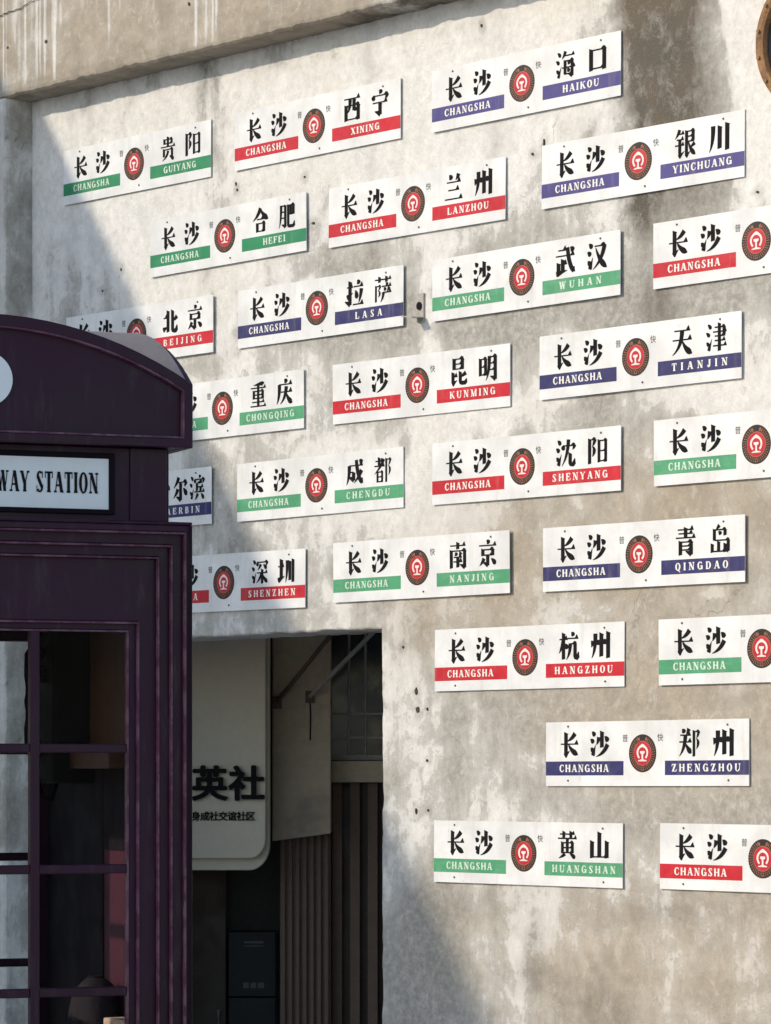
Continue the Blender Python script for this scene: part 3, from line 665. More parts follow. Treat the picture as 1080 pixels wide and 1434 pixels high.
def text_mesh(name, s, size, x, y, z, m, bold=0, extrude=0):
    cu = bpy.data.curves.new(name, 'FONT'); cu.body = s; cu.size = size; cu.align_x = 'CENTER'; cu.align_y = 'CENTER'; cu.extrude = extrude; cu.resolution_u = 3
    o = bpy.data.objects.new(name, cu); COL.objects.link(o)
    me = bpy.data.meshes.new_from_object(o.evaluated_get(bpy.context.evaluated_depsgraph_get()))
    bpy.data.objects.remove(o); bpy.data.curves.remove(cu)
    if bold:        # a heavier face: the same outline shifted a little, laid over itself
        bm = bmesh.new()
        for i, (dx, dy) in enumerate(((0, 0), (1, 0), (-1, 0), (0, .8), (0, -.8), (.7, .6), (-.7, .6), (.7, -.6), (-.7, -.6))):
            c_ = me.copy(); c_.transform(Matrix.Translation((dx*bold, dy*bold, -i*2e-5))); bm.from_mesh(c_); bpy.data.meshes.remove(c_)
        bm.to_mesh(me); bm.free()
    me.transform(Matrix.Translation((x, y, z)) @ Matrix.Rotation(R(90), 4, 'X')); me.name = name
    me.materials.clear(); me.materials.append(m); return me
ME_PU = text_mesh('small_character', '普', .034, .404*SW, FRONT-.0004, .725*SH, M_SMALL, .0004)
ME_KUAI = text_mesh('small_character', '快', .034, .577*SW, FRONT-.0004, .730*SH, M_SMALL, .0004)
# emblem: dark ring with gold marks, red disc, white rail-and-engine sign
EX, EZ, ER = .4905*SW, .5*SH, .079
circ = lambda r, n=40: [(EX+r*math.cos(2*math.pi*i/n), EZ+r*math.sin(2*math.pi*i/n)) for i in range(n)]
ME_ERING = flat_mesh('emblem', [circ(ER)], FRONT-.0004, M_RING)
marks = []
re_ = random.Random(5)
def rad_quad(a, r0, r1, w):
    c, s = math.cos(a), math.sin(a); t = (-s, c)
    return [(EX+c*r*ER+t[0]*q, EZ+s*r*ER+t[1]*q) for r, q in ((r0, -w/2), (r1, -w/2), (r1, w/2), (r0, w/2))]
for i in range(36):
    a = R(90+22+i*(360-44)/35)
    marks.append(rad_quad(a, .70, .80, .0030)); marks.append(rad_quad(a+R(1.5), .83, .91, .0036))
for da in (-1, 1):
    for k in range(3): marks.append(rad_quad(R(90+da*(17+6*k)), .70+.03*k, .86-.02*k, .005))
for k in range(12):
    a = 2*math.pi*k/12; cx, cz = EX, EZ-.80*ER
    marks.append([(cx+.0085*math.cos(a), cz+.0085*math.sin(a)), (cx+.0085*math.cos(a+.5), cz+.0085*math.sin(a+.5)), (cx+.006*math.cos(a+.5), cz+.006*math.sin(a+.5)), (cx+.006*math.cos(a), cz+.006*math.sin(a))])
def annulus(r0, r1, n=48):
    return [[(EX+r*math.cos(t), EZ+r*math.sin(t)) for r, t in ((r0, a), (r1, a), (r1, b), (r0, b))] for a, b in [(2*math.pi*i/n, 2*math.pi*(i+1)/n) for i in range(n)]]
ME_EMARK = flat_mesh('gold_marks', marks, FRONT-.0007, M_GOLD)
ME_ERED = flat_mesh('red_disc', [circ(.655*ER)], FRONT-.0007, M_ERED)
ME_EGOLD = flat_mesh('gold_circle', annulus(.615*ER, .660*ER), FRONT-.0018, M_GOLD)
sym = []
n = 26
for i in range(n):
    q = []
    for t in (i/n, (i+1)/n):
        a = R(-52+284*t)
        pk = .07*max(0, 1-abs(math.degrees(a)-90)/34)
        q.append(((.42*math.cos(a))*ER, (.03+(.40+pk)*math.sin(a))*ER, (.295*math.cos(a))*ER, (.03+.29*math.sin(a))*ER))
    sym.append([(EX+q[0][0], EZ+q[0][1]), (EX+q[0][2], EZ+q[0][3]), (EX+q[1][2], EZ+q[1][3]), (EX+q[1][0], EZ+q[1][1])])
for pts in ([(-.17, .02), (-.12, -.03), (.12, -.03), (.17, .02), (.17, .115), (-.17, .115)], [(-.06, -.34), (.06, -.34), (.06, -.02), (-.06, -.02)], [(-.31, -.42), (.31, -.42), (.31, -.375), (.10, -.325), (-.10, -.325), (-.31, -.375)]):
    sym.append([(EX+x*ER, EZ+z*ER) for x, z in pts])
ME_ESYM = flat_mesh('rail_symbol', sym, FRONT-.0014, M_EWHITE)
for p in ME_EGOLD.vertices: p.co.y = FRONT-.0011
def screw(x, z):
    g = MB(); n = 8
    g.prism([(x+.0045*math.cos(2*math.pi*i/n), z+.0045*math.sin(2*math.pi*i/n)) for i in range(n)], FRONT-.003, FRONT+.001)
    return g.mesh('screw', M_SCREW)
ME_SCREW = {k: screw(*p) for k, p in dict(tl=(.115*SW, .93*SH), tr=(.90*SW, .915*SH), bm=(.525*SW, .10*SH), bl=(.115*SW, .085*SH), br=(.905*SW, .085*SH)).items()}
#  (x, z above eye) of the top left corner, band colour, characters with their left edges, latin, latin extent, bottom screws, label
TWO = (.668, .832)
PLATES = [
 (-2.408, 3.087, 'green', '贵阳', 'GUIYANG', .690, .905, 0, 'green banded destination plate reading CHANGSHA and GUIYANG, in the top left corner of the wall'),
 (-1.056, 3.089, 'red', '西宁', 'XINING', .712, .880, 0, 'red banded destination plate reading CHANGSHA and XINING, in the top row'),
 (0.321, 3.085, 'indigo', '海口', 'HAIKOU', .704, .892, 0, 'violet banded destination plate reading CHANGSHA and HAIKOU, high up in the top row'),
 (-1.702, 2.655, 'green', '合肥', 'HEFEI', .733, .873, 0, 'green banded destination plate reading CHANGSHA and HEFEI'),
 (-0.379, 2.653, 'red', '兰州', 'LANZHOU', .684, .912, 0, 'red banded destination plate reading CHANGSHA and LANZHOU'),
 (1.016, 2.665, 'indigo', '银川', 'YINCHUANG', .660, .943, 0, 'violet banded destination plate reading CHANGSHA and YINCHUANG, over the dark damp stain'),
 (-2.384, 2.254, 'red', '北京', 'BEIJING', .674, .928, 0, 'red banded destination plate reading BEIJING, half hidden behind the booth roof'),
 (-1.034, 2.252, 'navy', '拉萨', 'LASA', .721, .880, 0, 'navy banded destination plate reading CHANGSHA and LASA, left of the wall bracket'),
 (0.323, 2.251, 'pale green', '武汉', 'WUHAN', .688, .906, 0, 'pale green banded destination plate reading CHANGSHA and WUHAN, right of the wall bracket'),
 (1.679, 2.257, 'red', '', '', 0, 0, 0, 'red banded CHANGSHA plate cut by the photo edge, highest plate at the right edge'),
 (1.004, 1.852, 'navy', '天津', 'TIANJIN', .668, .936, 0, 'navy banded destination plate reading CHANGSHA and TIANJIN'),
 (-1.720, 1.845, 'pale green', '重庆', 'CHONGQING', .643, .943, 0, 'pale green banded destination plate reading CHONGQING, its left end behind the booth roof'),
 (-0.349, 1.846, 'red', '昆明', 'KUNMING', .672, .922, 0, 'red banded destination plate reading CHANGSHA and KUNMING'),
 (-2.396, 1.439, 'navy', '哈尔滨', 'HAERBIN', .660, .925, 0, 'navy banded destination plate ending in AERBIN, mostly hidden behind the booth sign'),
 (-1.039, 1.439, 'pale green', '成都', 'CHENGDU', .669, .925, 0, 'pale green banded destination plate reading CHANGSHA and CHENGDU'),
 (0.323, 1.442, 'red', '沈阳', 'SHENYANG', .650, .936, 0, 'red banded destination plate reading CHANGSHA and SHENYANG'),
 (1.683, 1.444, 'pale green', '', '', 0, 0, 0, 'pale green banded CHANGSHA plate cut by the photo edge, right of SHENYANG'),
 (-1.713, 1.025, 'red', '深圳', 'SHENZHEN', .647, .941, 0, 'red banded destination plate reading SHENZHEN, in shade beside the booth and above the doorway'),
 (-0.345, 1.035, 'pale green', '南京', 'NANJING', .672, .917, 0, 'pale green banded destination plate reading CHANGSHA and NANJING, above the doorway corner'),
 (1.025, 1.033, 'navy', '青岛', 'QINGDAO', .668, .923, 0, 'navy banded destination plate reading CHANGSHA and QINGDAO'),
 (0.339, 0.620, 'red', '杭州', 'HANGZHOU', .646, .944, 2, 'red banded destination plate reading CHANGSHA and HANGZHOU'),
 (1.711, 0.622, 'pale green', '', '', 0, 0, 2, 'pale green banded CHANGSHA plate cut by the photo edge, right of HANGZHOU'),
 (1.043, 0.205, 'navy', '郑州', 'ZHENGZHOU', .633, .962, 2, 'navy banded destination plate reading CHANGSHA and ZHENGZHOU'),
 (0.333, -0.219, 'pale green', '黄山', 'HUANGSHAN', .640, .967, 2, 'pale green banded destination plate reading CHANGSHA and HUANGSHAN, lowest in its column'),
 (1.716, -0.216, 'red', '', '', 0, 0, 2, 'red banded CHANGSHA plate cut by the photo edge, lowest plate on the wall'),
]
rs = random.Random(11)
for x, z, band, city, latin_, l0, l1, nb, label in PLATES:
    s = thing('destination_plate', label, 'sign', (x, -.0045, z+1.5-SH), 0, 'train destination plates on the wall')
    s.rotation_euler = (R(rs.uniform(-.5, .5)), R(rs.uniform(-.25, .25)), R(rs.uniform(-.2, .2)))
    link('panel', ME_PANEL, s); link('spacer', ME_SPACER, s)
    ink = M_LATG if 'green' in band else M_LAT
    link('colour_band', ME_BANDS[band, 'l'], s); link('colour_band', ME_BANDS[band, 'r'], s)
    link('characters', ME_CHANGSHA, s); link('latin_lettering', ME_LATL[ink.name], s)
    link('small_character', ME_PU, s); link('small_character', ME_KUAI, s)
    if city:
        items = [(c, f*SW) for c, f in zip(city, TWO if len(city) == 2 else (.632, .745, .858))]
        link('characters', flat_mesh('characters', han_line(items, .118 if len(city) == 2 else .114, .115, .440*SH), FRONT-.0004, M_INK), s)
        link('latin_lettering', flat_mesh('latin_lettering', latin_line(latin_, l0*SW, l1*SW, LAT_Z, LAT_H, 28, 11), FRONT-.0008, ink), s)
    e = link('emblem', ME_ERING, s)
    for n_, m_ in (('gold_marks', ME_EMARK), ('red_disc', ME_ERED), ('gold_circle', ME_EGOLD), ('rail_symbol', ME_ESYM)): link(n_, m_, e)
    for k in (('tl', 'tr', 'bm') if not nb else ('tl', 'tr', 'bl', 'br')): link('screw', ME_SCREW[k], s)
# ------------------------------------------------------------------ small fixtures on the wall
M_GALV = simple('galvanised', (.40, .375, .33), .75, .25, 18, .3, .3, (.12, .10, .08), .7)
M_RUST = simple('rusted_rim', (.26, .135, .055), .7, .4, 14, .4, .5, (.10, .045, .02), .9)
b = thing('wall_bracket', 'small galvanised wall bracket with a round hole, between the LASA and WUHAN plates', 'bracket', (.24, 0, 3.55))
g = MB(); g.box(-.027, -.010, -.078, .027, .004, .078)
g.build('back_plate', M_GALV, b, bevel=.002)
g = MB(); n = 14
g.prism([(-.004+.020*math.cos(2*math.pi*i/n), .010+.022*math.sin(2*math.pi*i/n)) for i in range(n)], -.016, -.011)
g.build('bolt_hole', M_INK, b)
g = MB(); g.poly([(-.035, -.012, -.046), (.034, -.012, -.052), (.032, -.090, -.058), (-.030, -.11, -.050)]); g.poly([(-.035, -.012, -.054), (-.030, -.11, -.058), (.032, -.090, -.066), (.034, -.012, -.060)])
for i, j in ((0, 3), (3, 2), (2, 1)):
    a, c = g.v[i], g.v[j]; g.poly([a, c, (c[0], c[1], c[2]-.006), (a[0], a[1], a[2]-.006)])
g.build('shelf_lug', M_GALV, b)
b.scale = (.82, .9, .82)
b = thing('round_porthole', 'round porthole with wide rusty rim and dark glass, in the top right corner', 'porthole', (2.568, 0, 4.395))
prof = [(.292, .02), (.292, -.035), (.284, -.05), (.262, -.052), (.250, -.046), (.243, -.03), (.243, .0)]
g = MB(); n = 64
for i in range(n):
    for (r0, y0), (r1, y1) in zip(prof[:-1], prof[1:]):
        a, c = 2*math.pi*i/n, 2*math.pi*(i+1)/n
        g.poly([(r0*math.cos(a), y0, r0*math.sin(a)), (r0*math.cos(c), y0, r0*math.sin(c)), (r1*math.cos(c), y1, r1*math.sin(c)), (r1*math.cos(a), y1, r1*math.sin(a))])
o = g.build('rim', M_RUST, b, smooth=True)
for i in range(16):
    a = 2*math.pi*(i+.5)/16; q = MB(); k = 8
    q.prism([(.270*math.cos(a)+.008*math.cos(2*math.pi*j/k), .270*math.sin(a)+.008*math.sin(2*math.pi*j/k)) for j in range(k)], -.060, -.05); q.build('rivet', M_RUST, o)
g = MB(); g.prism([(.244*math.cos(2*math.pi*i/n), .244*math.sin(2*math.pi*i/n)) for i in range(n)], -.022, -.006); g.build('glass', M_DARKGLASS, b)
# ------------------------------------------------------------------ the shop front seen through the doorway (it faces the camera side squarely)
def at(x, depth, z=0):
    """a point given as metres right of and ahead of where the street view starts"""
    c, s = math.cos(YAW), math.sin(YAW)
    return (11.977+x*c-depth*s, -10.608+x*s+depth*c, z)
def T2(depth): return dict(loc=at(0, depth), rz=YAW)
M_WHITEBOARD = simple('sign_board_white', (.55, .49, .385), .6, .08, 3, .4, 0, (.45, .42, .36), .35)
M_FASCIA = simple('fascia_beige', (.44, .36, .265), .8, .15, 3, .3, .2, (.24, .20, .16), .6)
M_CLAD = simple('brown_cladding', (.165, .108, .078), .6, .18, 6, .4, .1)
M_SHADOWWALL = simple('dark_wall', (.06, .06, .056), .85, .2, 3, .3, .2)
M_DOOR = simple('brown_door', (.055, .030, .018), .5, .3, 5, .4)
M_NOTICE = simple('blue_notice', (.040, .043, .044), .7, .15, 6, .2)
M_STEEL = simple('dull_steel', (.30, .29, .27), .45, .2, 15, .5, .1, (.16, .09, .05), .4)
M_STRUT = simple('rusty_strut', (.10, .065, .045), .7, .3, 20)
# back wall
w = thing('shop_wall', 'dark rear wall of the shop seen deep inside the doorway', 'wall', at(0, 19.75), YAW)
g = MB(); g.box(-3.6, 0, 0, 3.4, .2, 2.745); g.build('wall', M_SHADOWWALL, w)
# sign board
s = thing('shop_sign', 'white shop sign board with rounded lower corner and raised dark characters, inside the doorway', 'sign', at(0, 18.6), YAW)
cor = lambda xr, zb, r, n=9: [(xr-r+r*math.cos(R(-90+90*i/(n-1))), zb+r*1.25+r*1.25*math.sin(R(-90+90*i/(n-1)))) for i in range(n)]
oA = [(-2.3, 1.042)]+cor(-.624, 1.042, .085)+[(-.624, 2.70), (-2.3, 2.70)]
oB = [(-2.3, .979)]+cor(-.606, .979, .105)+[(-.606, 2.70), (-2.3, 2.70)]
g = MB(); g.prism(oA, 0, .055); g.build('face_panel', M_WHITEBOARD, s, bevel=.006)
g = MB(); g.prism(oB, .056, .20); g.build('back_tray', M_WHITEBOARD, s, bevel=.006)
for ch, x in (('英', -.916), ('社', -.722)):
    link('raised_character', text_mesh('raised_character', ch, .190, x, -.018, 1.420, M_INK, .0062, .014), s)
for i, ch in enumerate('身成社交谊社区'):
    link('small_character', text_mesh('small_character', ch, .050, -.988+i*.0473, -.006, 1.259, M_INK, .0013, .004), s)
# fascia
s = thing('fascia', 'beige rendered fascia block right of the white shop sign', 'wall', at(0, 18.92), YAW)
g = MB(); g.prism([(-.600, 1.125), (-.291, 1.166), (-.291, 2.745), (-.600, 2.745)], 0, .30); g.build('block', M_FASCIA, s, bevel=.006)
g = MB(); g.tube([(-.40, -.004, 1.88), (-.397, -.004, 1.78), (-.399, -.004, 1.66)], .004, 6); g.build('cable', M_INK, s)
for k, (a, c, lab) in enumerate([((-.575, 18.92, 1.863), (-.04, 18.2, 2.49), 'thin rusty strut slanting up from the fascia, the left of two'), ((-.40, 18.92, 1.893), (.17, 17.7, 2.42), 'thin grey strut slanting up to the doorway corner, the right of two')]):
    t = thing('awning_strut', lab, 'strut', at(*a), 0, 'awning struts on the fascia')
    p0, p1 = Vector(at(*a)), Vector(at(*c)); d = p1-p0
    g = MB(); g.tube([(0, 0, 0), tuple(d*.5), tuple(d)], .0125, 10); g.build('tube', M_STEEL if k else M_STRUT, t)
    g = MB(); g.box(-.025, -.012, -.035, .025, .0, .03); g.build('foot_plate', M_STRUT, t, rot=(0, 0, YAW))
# dark window with bars, ledge
s = thing('barred_window', 'dark window with thin upright bars, above a pale ledge at the right of the doorway', 'window', at(0, 19.22), YAW)
g = MB(); g.box(-.29, .02, 1.585, .60, .06, 2.744); g.build('pane', M_DARKGLASS, s)
g = MB(); g.box(-.29, -.035, 1.556, .60, .05, 1.584); g.build('sill', M_STEEL, s)
for x in (-.196, -.108, .02, .12, .25): g = MB(); g.tube([(x, -.012, 1.584), (x, -.012, 2.744)], .0075, 6); g.build('bar', M_STEEL, s)
g = MB(); g.box(-.29, -.010, 1.67, .60, .0, 1.685); g.box(-.29, -.010, 1.80, .60, 0, 1.812); g.build('rail', M_STEEL, s)
s = thing('ledge', 'pale grey ledge between the barred window and the brown slats', 'ledge', at(0, 19.2), YAW)
g = MB(); g.box(-.291, -.10, 1.437, .60, .30, 1.552); g.build('slab', M_FASCIA, s, bevel=.005)
# cladding: broad slats at the right, fine ribs under the fascia
s = thing('broad_slat_panel', 'brown wall panel of broad upright slats below the pale ledge', 'cladding', at(0, 19.24), YAW)
g = MB(); g.box(-.291, .06, 0, .60, .10, 1.434); g.build('backing', M_DOOR, s)
g = MB()
for k in range(9): x = -.288+k*.096; g.box(x, 0, 0, x+.054, .059, 1.434)
g.build('slats', M_CLAD, s, bevel=.003)
s = thing('fine_rib_panel', 'brown wall panel of narrow upright ribs below the fascia', 'cladding', at(0, 19.10), YAW)
g = MB(); g.box(-.565, .03, 0, -.294, .08, 1.30); g.build('backing', M_CLAD, s)
g = MB()
for k in range(7): x = -.558+k*.0385; g.box(x, 0, 0, x+.021, .029, 1.30)
g.build('ribs', M_CLAD, s, bevel=.002)
# recess with cabinet, notice and door
s = thing('notice_cabinet', 'dim blue-grey cabinet with a printed notice, left of the ribbed panel', 'cabinet', at(0, 19.45), YAW)
g = MB(); g.box(-.855, 0, 0, -.600, .26, .262); g.build('lower_door', M_NOTICE, s, bevel=.004)
g = MB(); g.box(-.855, 0, .27, -.600, .26, .62); g.build('upper_door', M_NOTICE, s, bevel=.004)
g = MB()
for z, x0, x1, h in ((.565, -.77, -.665, .012), (.545, -.77, -.665, .006), (.33, -.775, -.745, .03), (.33, -.735, -.705, .03), (.33, -.695, -.662, .03)): g.box(x0, -.003, z-h/2, x1, -.0005, z+h/2)
g.build('printed_lines', M_SMALL, s)
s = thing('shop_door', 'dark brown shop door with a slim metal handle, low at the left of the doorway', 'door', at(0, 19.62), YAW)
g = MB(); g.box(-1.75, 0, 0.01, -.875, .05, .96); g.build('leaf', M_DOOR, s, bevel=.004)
g = MB(); g.tube([(-.915, 0, .19), (-.915, -.05, .185), (-.915, -.05, .05), (-.915, 0, .045)], .009, 8); g.build('handle', M_STEEL, s, smooth=True)
# ------------------------------------------------------------------ the dark purple telephone box
def paint(name, col, rough=.32, worn=.0):
    m, t, b = node_mat(name, rough, .22); co = objco(t)
    n1 = noise(t, co, 4, 8, .65); n2 = noise(t, co, 60, 4, .6); n3 = noise(t, co, 5, 9, .7, (6, 6, 1), .2)
    c = mix(t, step(t, n1, .3, .7), tuple(v*.8 for v in col), tuple(v*1.25 for v in col))
    c = mix(t, mathn(t, 'MULTIPLY', step(t, n3, .52, .75), .38), c, (.07, .056, .060))
    c = mix(t, mathn(t, 'MULTIPLY', step(t, noise(t, co, 38, 5, .75), .70, .74), .55), c, (.11, .075, .08))
    if worn: c = mix(t, mathn(t, 'MULTIPLY', step(t, noise(t, co, 22, 6, .7), .42, .62), worn), c, (.20, .12, .145))
    t.links.new(c, b.inputs['Base Color']); t.links.new(step(t, n1, .3, .7, rough-.08, rough+.18), b.inputs['Roughness'])
    bump(t, b, n2, .06, .002)
    return m
M_PAINT = paint('aubergine_paint', (.0245, .0052, .0160))
M_BEADLIT = paint('worn_lit_edge_paint', (.075, .022, .046), .4, .55)  # paler beading: worn edges plus sun-caught highlight put into the colour
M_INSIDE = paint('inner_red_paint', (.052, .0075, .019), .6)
M_ROOF = simple('grey_roof_paint', (.20, .165, .15), .55, .18, 6, .5, .1, (.10, .08, .08), .5)  # crown in a grey much paler than the box paint
M_SIGNW = simple('opal_sign_white', (.66, .68, .68), .35, .04, 4)
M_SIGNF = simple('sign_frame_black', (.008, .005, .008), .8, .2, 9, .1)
M_WOODB = simple('brown_board', (.060, .024, .012), .55, .3, 3, .4, .1, stretch=(1, 1, .2))
M_WOODL = simple('pale_wood', (.20, .115, .06), .55, .2, 4, .4, .1)
M_BLACK = simple('black_bakelite', (.004, .004, .005), .8, .2, 12, .08)
M_CLOTH = simple('dark_cloth', (.022, .018, .022), .95, .3, 20, .1, .4)
M_BRICK = simple('pale_brick', (.50, .36, .27), .8, .2, 14, .3, .3)
def glass():
    m = bpy.data.materials.new('window_glass'); m.use_nodes = True; t = m.node_tree; t.nodes.clear()
    o = N(t, 'OutputMaterial'); mx = N(t, 'MixShader'); tr = N(t, 'BsdfTransparent'); gl = N(t, 'BsdfGlossy'); fr = N(t, 'Fresnel')
    tr.inputs[0].default_value = (.98, .985, .985, 1); gl.inputs['Roughness'].default_value = .03; fr.inputs[0].default_value = 1.12
    t.links.new(fr.outputs[0], mx.inputs[0]); t.links.new(tr.outputs[0], mx.inputs[1]); t.links.new(gl.outputs[0], mx.inputs[2]); t.links.new(mx.outputs[0], o.inputs[0])
    return m
M_GLASS = glass()
BX, BY, BRZ = -.859, 7.70, R(21.7)
_c, _s = math.cos(BRZ), math.sin(BRZ)
BW = .467
B = thing('telephone_box', 'dark purple railway station telephone box with curved roof, standing left in front of the wall', 'telephone box', at(BX-BW*_s, BY+BW*_c), YAW+BRZ)
def FM(k):
    """face k (0 front, 1 right, 2 back, 3 left): x along the face, y into the box from its outer plane, z up"""
    return Matrix.Rotation(R(90)*k, 4, 'Z') @ Matrix.Translation((0, -BW, 0))
def rect3(a, y, z0, z1): return [(-a, y, z0), (a, y, z0), (a, y, z1), (-a, y, z1)]
def rect(a, z0, z1): return [(-a, z0), (a, z0), (a, z1), (-a, z1)]
# plinth and floor
g = MB(); g.box(-BW, -BW, 0, BW, BW, .12); g.build('plinth', M_PAINT, B, bevel=.006)
# four framed faces: stepped mouldings round each
for k in range(4):
    M = FM(k); g = MB(); e = MB()
    steps = [(BW, .121, 2.040, .000, .451, .137, 2.024), (.451, .137, 2.024, .012, .424, .164, 1.996), (.424, .164, 1.996, .024, .397, .191, 1.970)]
    for (ao, zo0, zo1, d, ai, zi0, zi1), d1 in zip(steps, (.0155, .042, .069)):
        g.ring(rect(ao-(.0005 if d else 0), zo0, zo1), rect(ai, zi0, zi1), d, d1, 0, M)
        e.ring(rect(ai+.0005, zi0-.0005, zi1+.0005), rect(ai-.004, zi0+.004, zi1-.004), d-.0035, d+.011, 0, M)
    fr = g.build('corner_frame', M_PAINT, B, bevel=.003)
    e.build('beading', M_BEADLIT, fr, bevel=.0015)
    if k == 0:      # glazed door
        ao, ai, zt, zb = .3965, .332, 1.808, .213
        d = MB(); d.ring(rect(ao, .1915, 1.9695), rect(.353, .19+.045, 1.826), .036, .068, 0, M); d.ring(rect(.3525, .2355, 1.8255), rect(ai, zb+.03, zt), .044, .066, 0, M)
        door = d.build('door', M_PAINT, B, bevel=.003)
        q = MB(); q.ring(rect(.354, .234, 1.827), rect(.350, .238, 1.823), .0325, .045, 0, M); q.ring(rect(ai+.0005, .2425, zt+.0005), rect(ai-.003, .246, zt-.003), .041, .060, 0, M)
        q.build('beading', M_BEADLIT, door)
        q = MB()
        for a in (-.119, .119): q.box(a-.0105, .042, .243, a+.0105, .064, zt, 0, M)
        for z in (1.549, 1.284, 1.0145, .747, .48):
            for a0, a1 in ((-ai, -.1296), (-.1084, .1084), (.1296, ai)): q.box(a0, .044, z-.0100, a1, .062, z+.0100, 0, M)
        q.build('glazing_bars', M_PAINT, door, bevel=.0025)
        q = MB(); q.poly([tuple(M @ Vector(p)) for p in rect3(ai, .053, .243, zt)]); q.build('glass', M_GLASS, door)
    elif k == 2:    # glazed back
        d = MB(); d.ring(rect(.3965, .1915, 1.9695), rect(.366, .243, 1.812), .036, .068, 0, M); bk = d.build('back_window', M_PAINT, B, bevel=.003)
        q = MB()
        for a in (-.122, .122): q.box(a-.0105, .042, .243, a+.0105, .064, 1.812, 0, M)
        for z in (1.549, 1.292, 1.036, .76, .49):
            for a0, a1 in ((-.366, -.1326), (-.1114, .1114), (.1326, .366)): q.box(a0, .044, z-.010, a1, .062, z+.010, 0, M)
        q.build('glazing_bars', M_PAINT, bk, bevel=.0025)
        q = MB(); q.poly([tuple(M @ Vector(p)) for p in rect3(.366, .053, .243, 1.812)]); q.build('glass', M_GLASS, bk)
    elif k == 1:    # closed side
        q = MB(); q.box(-.3965, .040, .1915, .3965, .066, 1.9695, 0, M); q.build('side_panel', M_PAINT, B)
        q = MB(); q.box(-.396, .0705, .1215, -.052, .076, 1.318, 0, M); q.build('inner_lining', M_INSIDE, B)  # red only as far as the sun patch reaches
        q = MB(); q.box(-.396, .0705, 1.3185, -.052, .078, 2.0, 0, M); q.build('shade_lining', M_SIGNF, B)  # near-black sheets paint in the shade around the sun patch
        q = MB(); q.box(-.0515, .0705, .1215, .396, .079, 2.0, 0, M); q.build('shade_lining', M_SIGNF, B)
    else:           # side with one tall light
        LA0, LA1, LZ = .060, .252, 1.765
        q = MB(); q.box(-.3965, .040, .1915, LA0, .066, 1.9695, 0, M); q.box(LA1, .040, .1915, .3965, .066, 1.9695, 0, M)
        q.box(LA0, .040, LZ, LA1, .066, 1.9695, 0, M); q.box(LA0, .040, .1915, LA1, .066, .243, 0, M); sp = q.build('side_panel', M_PAINT, B)
        q = MB()
        for z in (1.549, 1.284, .99, .747, .48): q.box(LA0, .042, z-.012, LA1, .062, z+.012, 0, M)
        q.build('glazing_bars', M_PAINT, sp)
        q = MB(); q.box(LA0, .0520, .243, LA1, .0545, LZ, 0, M); q.build('glass', M_GLASS, sp)
# cornice, frieze with the sign
g = MB(); g.box(-BW, -BW, 2.0405, BW, BW, 2.0475); g.build('cornice', M_PAINT, B, bevel=.003)
F0 = .4215
g = MB(); g.box(-F0, -F0, 2.048, F0, F0, 2.212)
for k in range(4):
    M = FM(k); dd = BW-F0
    for a0, a1 in ((-F0, -.335), (.335, F0)): g.box(a0+.0005, dd-.006, 2.0481, a1-.0005, dd-.0002, 2.2115, 0, M)
fz = g.build('frieze', M_PAINT, B, bevel=.003)
for k in range(4):
    M = FM(k); dd = BW-F0
    q = MB(); q.ring(rect(.300, 2.062, 2.197), rect(.2865, 2.073, 2.185), dd-.009, dd-.0003, 0, M); q.build('sign_frame', M_SIGNF, fz, bevel=.002)
    q = MB(); q.box(-.286, dd-.005, 2.0735, .286, dd-.0003, 2.1845, 0, M)
    sg = q.build('station_sign', M_SIGNW, fz)
    if k == 0:
        me = flat_mesh('sign_lettering', latin_line('RAILWAY STATION', -.047, .2625, 2.1075, .0455, 30, 9, 8), dd-.0058, M_INK)
        me.transform(M); link('sign_lettering', me, fz)
# pediments: segmental gables with a recessed field
def gable(half, zb, zs, rise, n=22):
    Rr = (half*half+rise*rise)/(2*rise); c = zs+rise-Rr; a = math.asin(half/Rr)
    return [(-half, zb), (half, zb)]+[(Rr*math.sin(a-2*a*i/n), c+Rr*math.cos(a-2*a*i/n)) for i in range(n+1)]
RISE = (.135, .152, .135, .152)
g = MB(); g.box(-BW+.001, -BW+.001, 2.2125, BW-.001, BW-.001, 2.226)
rf = g.build('roof', M_PAINT, B)
for k in range(4):
    M = FM(k); o_, i_ = gable(BW-.0006*(k % 2), 2.211, 2.352, RISE[k]), gable(.447, 2.232, 2.338, RISE[k]-.012)
    g = MB(); g.ring(o_, i_, -.001, .0192, 0, M); g.prism(i_, .013, .0190, 0, M); pd = g.build('pediment', M_PAINT, B, bevel=.0025)
    e = MB(); e.ring(gable(.4475, 2.2315, 2.3385, RISE[k]-.0115), gable(.4435, 2.2355, 2.336, RISE[k]-.013), -.0015, .0135, 0, M); e.build('beading', M_BEADLIT, pd)
    if k == 0:
        n = 40; d = MB(); d.prism([(.0585*math.cos(2*math.pi*i/n), 2.346+.0585*math.sin(2*math.pi*i/n)) for i in range(n)], .006, .0128, 0, M); d.build('white_disc', M_SIGNW, pd)
# crown: two crossing vaults
n = 56; hw = BW-.012; vs = []; fs = []
for i in range(n+1):
    for j in range(n+1):
        u, v = -hw+2*hw*i/n, -hw+2*hw*j/n
        f = lambda q: 1-(abs(q)/BW)**2.1
        zA, zB = 2.345+.128*f(u), 2.345+.172*f(v)**.85
        kk = 60; z = math.log(math.exp(kk*(zA-2.3))+math.exp(kk*(zB-2.3)))/kk+2.3-.006
        vs.append((u, v, z))
for i in range(n):
    for j in range(n):
        a = i*(n+1)+j; fs.append([a, a+n+1, a+n+2, a+1])
me = bpy.data.meshes.new('crown'); me.from_pydata(vs, [], fs); me.materials.append(M_ROOF)
link('crown', me, rf, smooth=True)
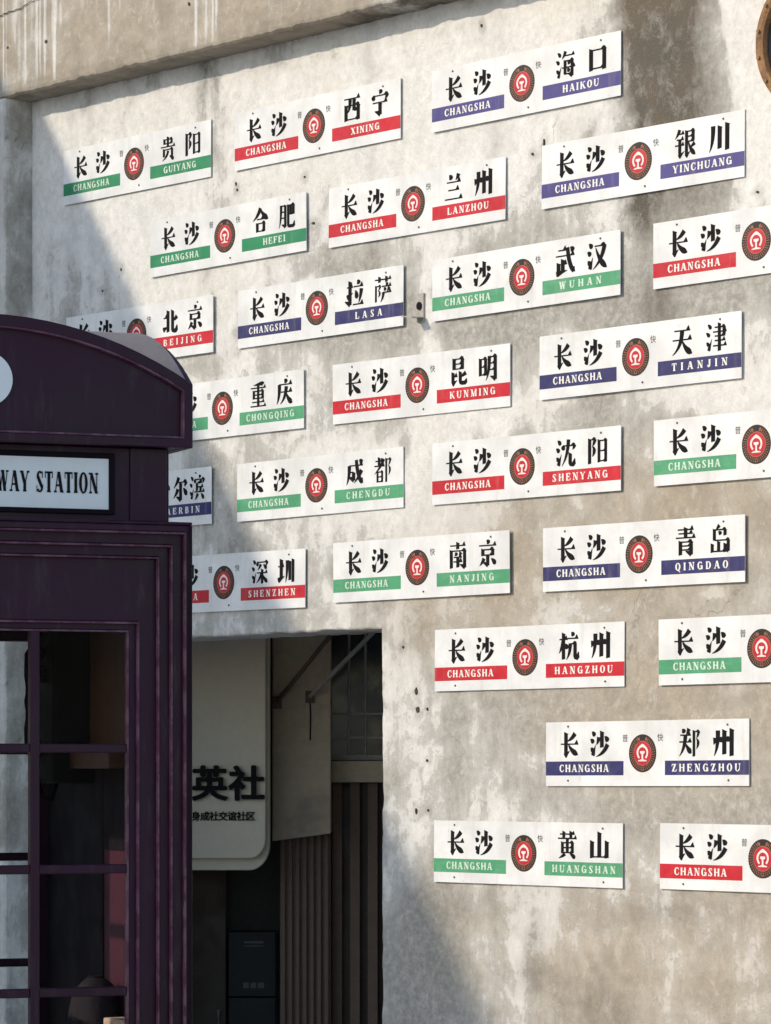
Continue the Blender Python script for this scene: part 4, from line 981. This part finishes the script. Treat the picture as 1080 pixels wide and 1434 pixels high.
# ------------------------------------------------------------------ inside the box
def inb(x, y, z=0):
    """box floor coordinates -> world"""
    M = B.matrix_basis; return tuple(M @ Vector((x, y, z)))
RZB = YAW+BRZ
t = thing('payphone', 'black payphone with curved handset, high on the inner side of the telephone box', 'telephone', inb(.335, .10, 1.47), RZB)
g = MB(); g.prism([(-.045, 0), (.059, 0), (.059, .36), (-.02, .36), (-.045, .30)], -.085, .085); g.build('body', M_BLACK, t, bevel=.01)
g = MB(); pts = [(-.055, -.01, .315), (-.072, -.01, .295), (-.080, -.01, .25), (-.082, -.01, .19), (-.080, -.01, .13), (-.072, -.01, .085), (-.055, -.01, .065)]
g.tube(pts, [.024, .022, .014, .012, .014, .022, .024], 12); g.build('handset', M_BLACK, t, smooth=True)
g = MB(); g.box(-.068, -.025, .235, -.045, .005, .275); g.build('cradle', M_BLACK, t, bevel=.004)
g = MB(); g.tube([(-.06, -.01, .07), (-.06, .0, .02), (-.045, .01, -.03), (-.02, .02, -.04), (.0, .03, .01)], .006, 8); g.build('cord', M_BLACK, t, smooth=True)
t = thing('wooden_board', 'reddish brown board lining the upper right inner side of the telephone box', 'board', inb(.386, .02, 1.56), RZB)
g = MB(); g.box(-.008, -.30, 0, .004, .10, .33); g.build('sheet', M_WOODB, t, bevel=.002)
t = thing('wall_shelf', 'narrow orange-brown shelf with a pale end, under the brown board inside the telephone box', 'shelf', inb(.36, .02, 1.505), RZB)
g = MB(); g.box(-.03, -.30, 0, .030, .13, .040); g.build('plank', M_WOODB, t, bevel=.003)
g = MB(); g.box(-.035, .1305, -.004, .030, .155, .043); g.build('end_cap', M_WOODL, t, bevel=.003)
t = thing('small_cupboard', 'low dark cupboard standing on the floor of the telephone box by its right side', 'cupboard', inb(.325, -.10, .12), RZB)
g = MB(); g.box(-.075, -.20, .001, .068, .28, .780); bd = g.build('carcass', M_SIGNF, t, bevel=.004)
g = MB(); g.box(-.083, -.19, .02, -.0755, .27, .76); dd_ = g.build('door', M_SIGNF, t, bevel=.003)
g = MB(); g.tube([(-.083, -.15, .50), (-.10, -.15, .49), (-.10, -.15, .42), (-.083, -.15, .41)], .005, 6); g.build('handle', M_STEEL, dd_)
t = thing('brick', 'small pale brick lying on the cupboard inside the telephone box, in a streak of sun', 'brick', inb(.36, -.30, .9015), RZB+R(8))
g = MB(); g.box(-.025, -.055, 0, .025, .055, .044); g.build('block', M_BRICK, t, bevel=.004)
t = thing('cloth_bag', 'dark cloth bag with gathered top slumped on the cupboard inside the telephone box', 'bag', inb(.335, -.165, .902), RZB)
prof = [(.0, .056), (.03, .060), (.06, .056), (.09, .050), (.105, .043), (.116, .034), (.124, .025), (.129, .016), (.131, .008)]
g = MB(); n = 20; b0 = 0
for z, r in prof:
    for i in range(n):
        a = 2*math.pi*i/n; rr = r*(1+.07*math.sin(3*a+z*20)+.04*math.sin(7*a+z*40)); g.v.append((rr*math.cos(a), 1.15*rr*math.sin(a), z))
for j in range(len(prof)-1):
    for i in range(n): q = (i+1) % n; g.f.append([j*n+i, j*n+q, (j+1)*n+q, (j+1)*n+i]); g.mi.append(0)
g.f.append([i for i in reversed(range(n))]); g.f.append([(len(prof)-1)*n+i for i in range(n)]); g.mi += [0, 0]
g.build('sack', M_CLOTH, t, smooth=True)
g = MB(); g.tube([(.014*math.cos(2*math.pi*i/12), .016*math.sin(2*math.pi*i/12), .1295) for i in range(13)], .004, 6); g.build('tie', M_SIGNF, t)
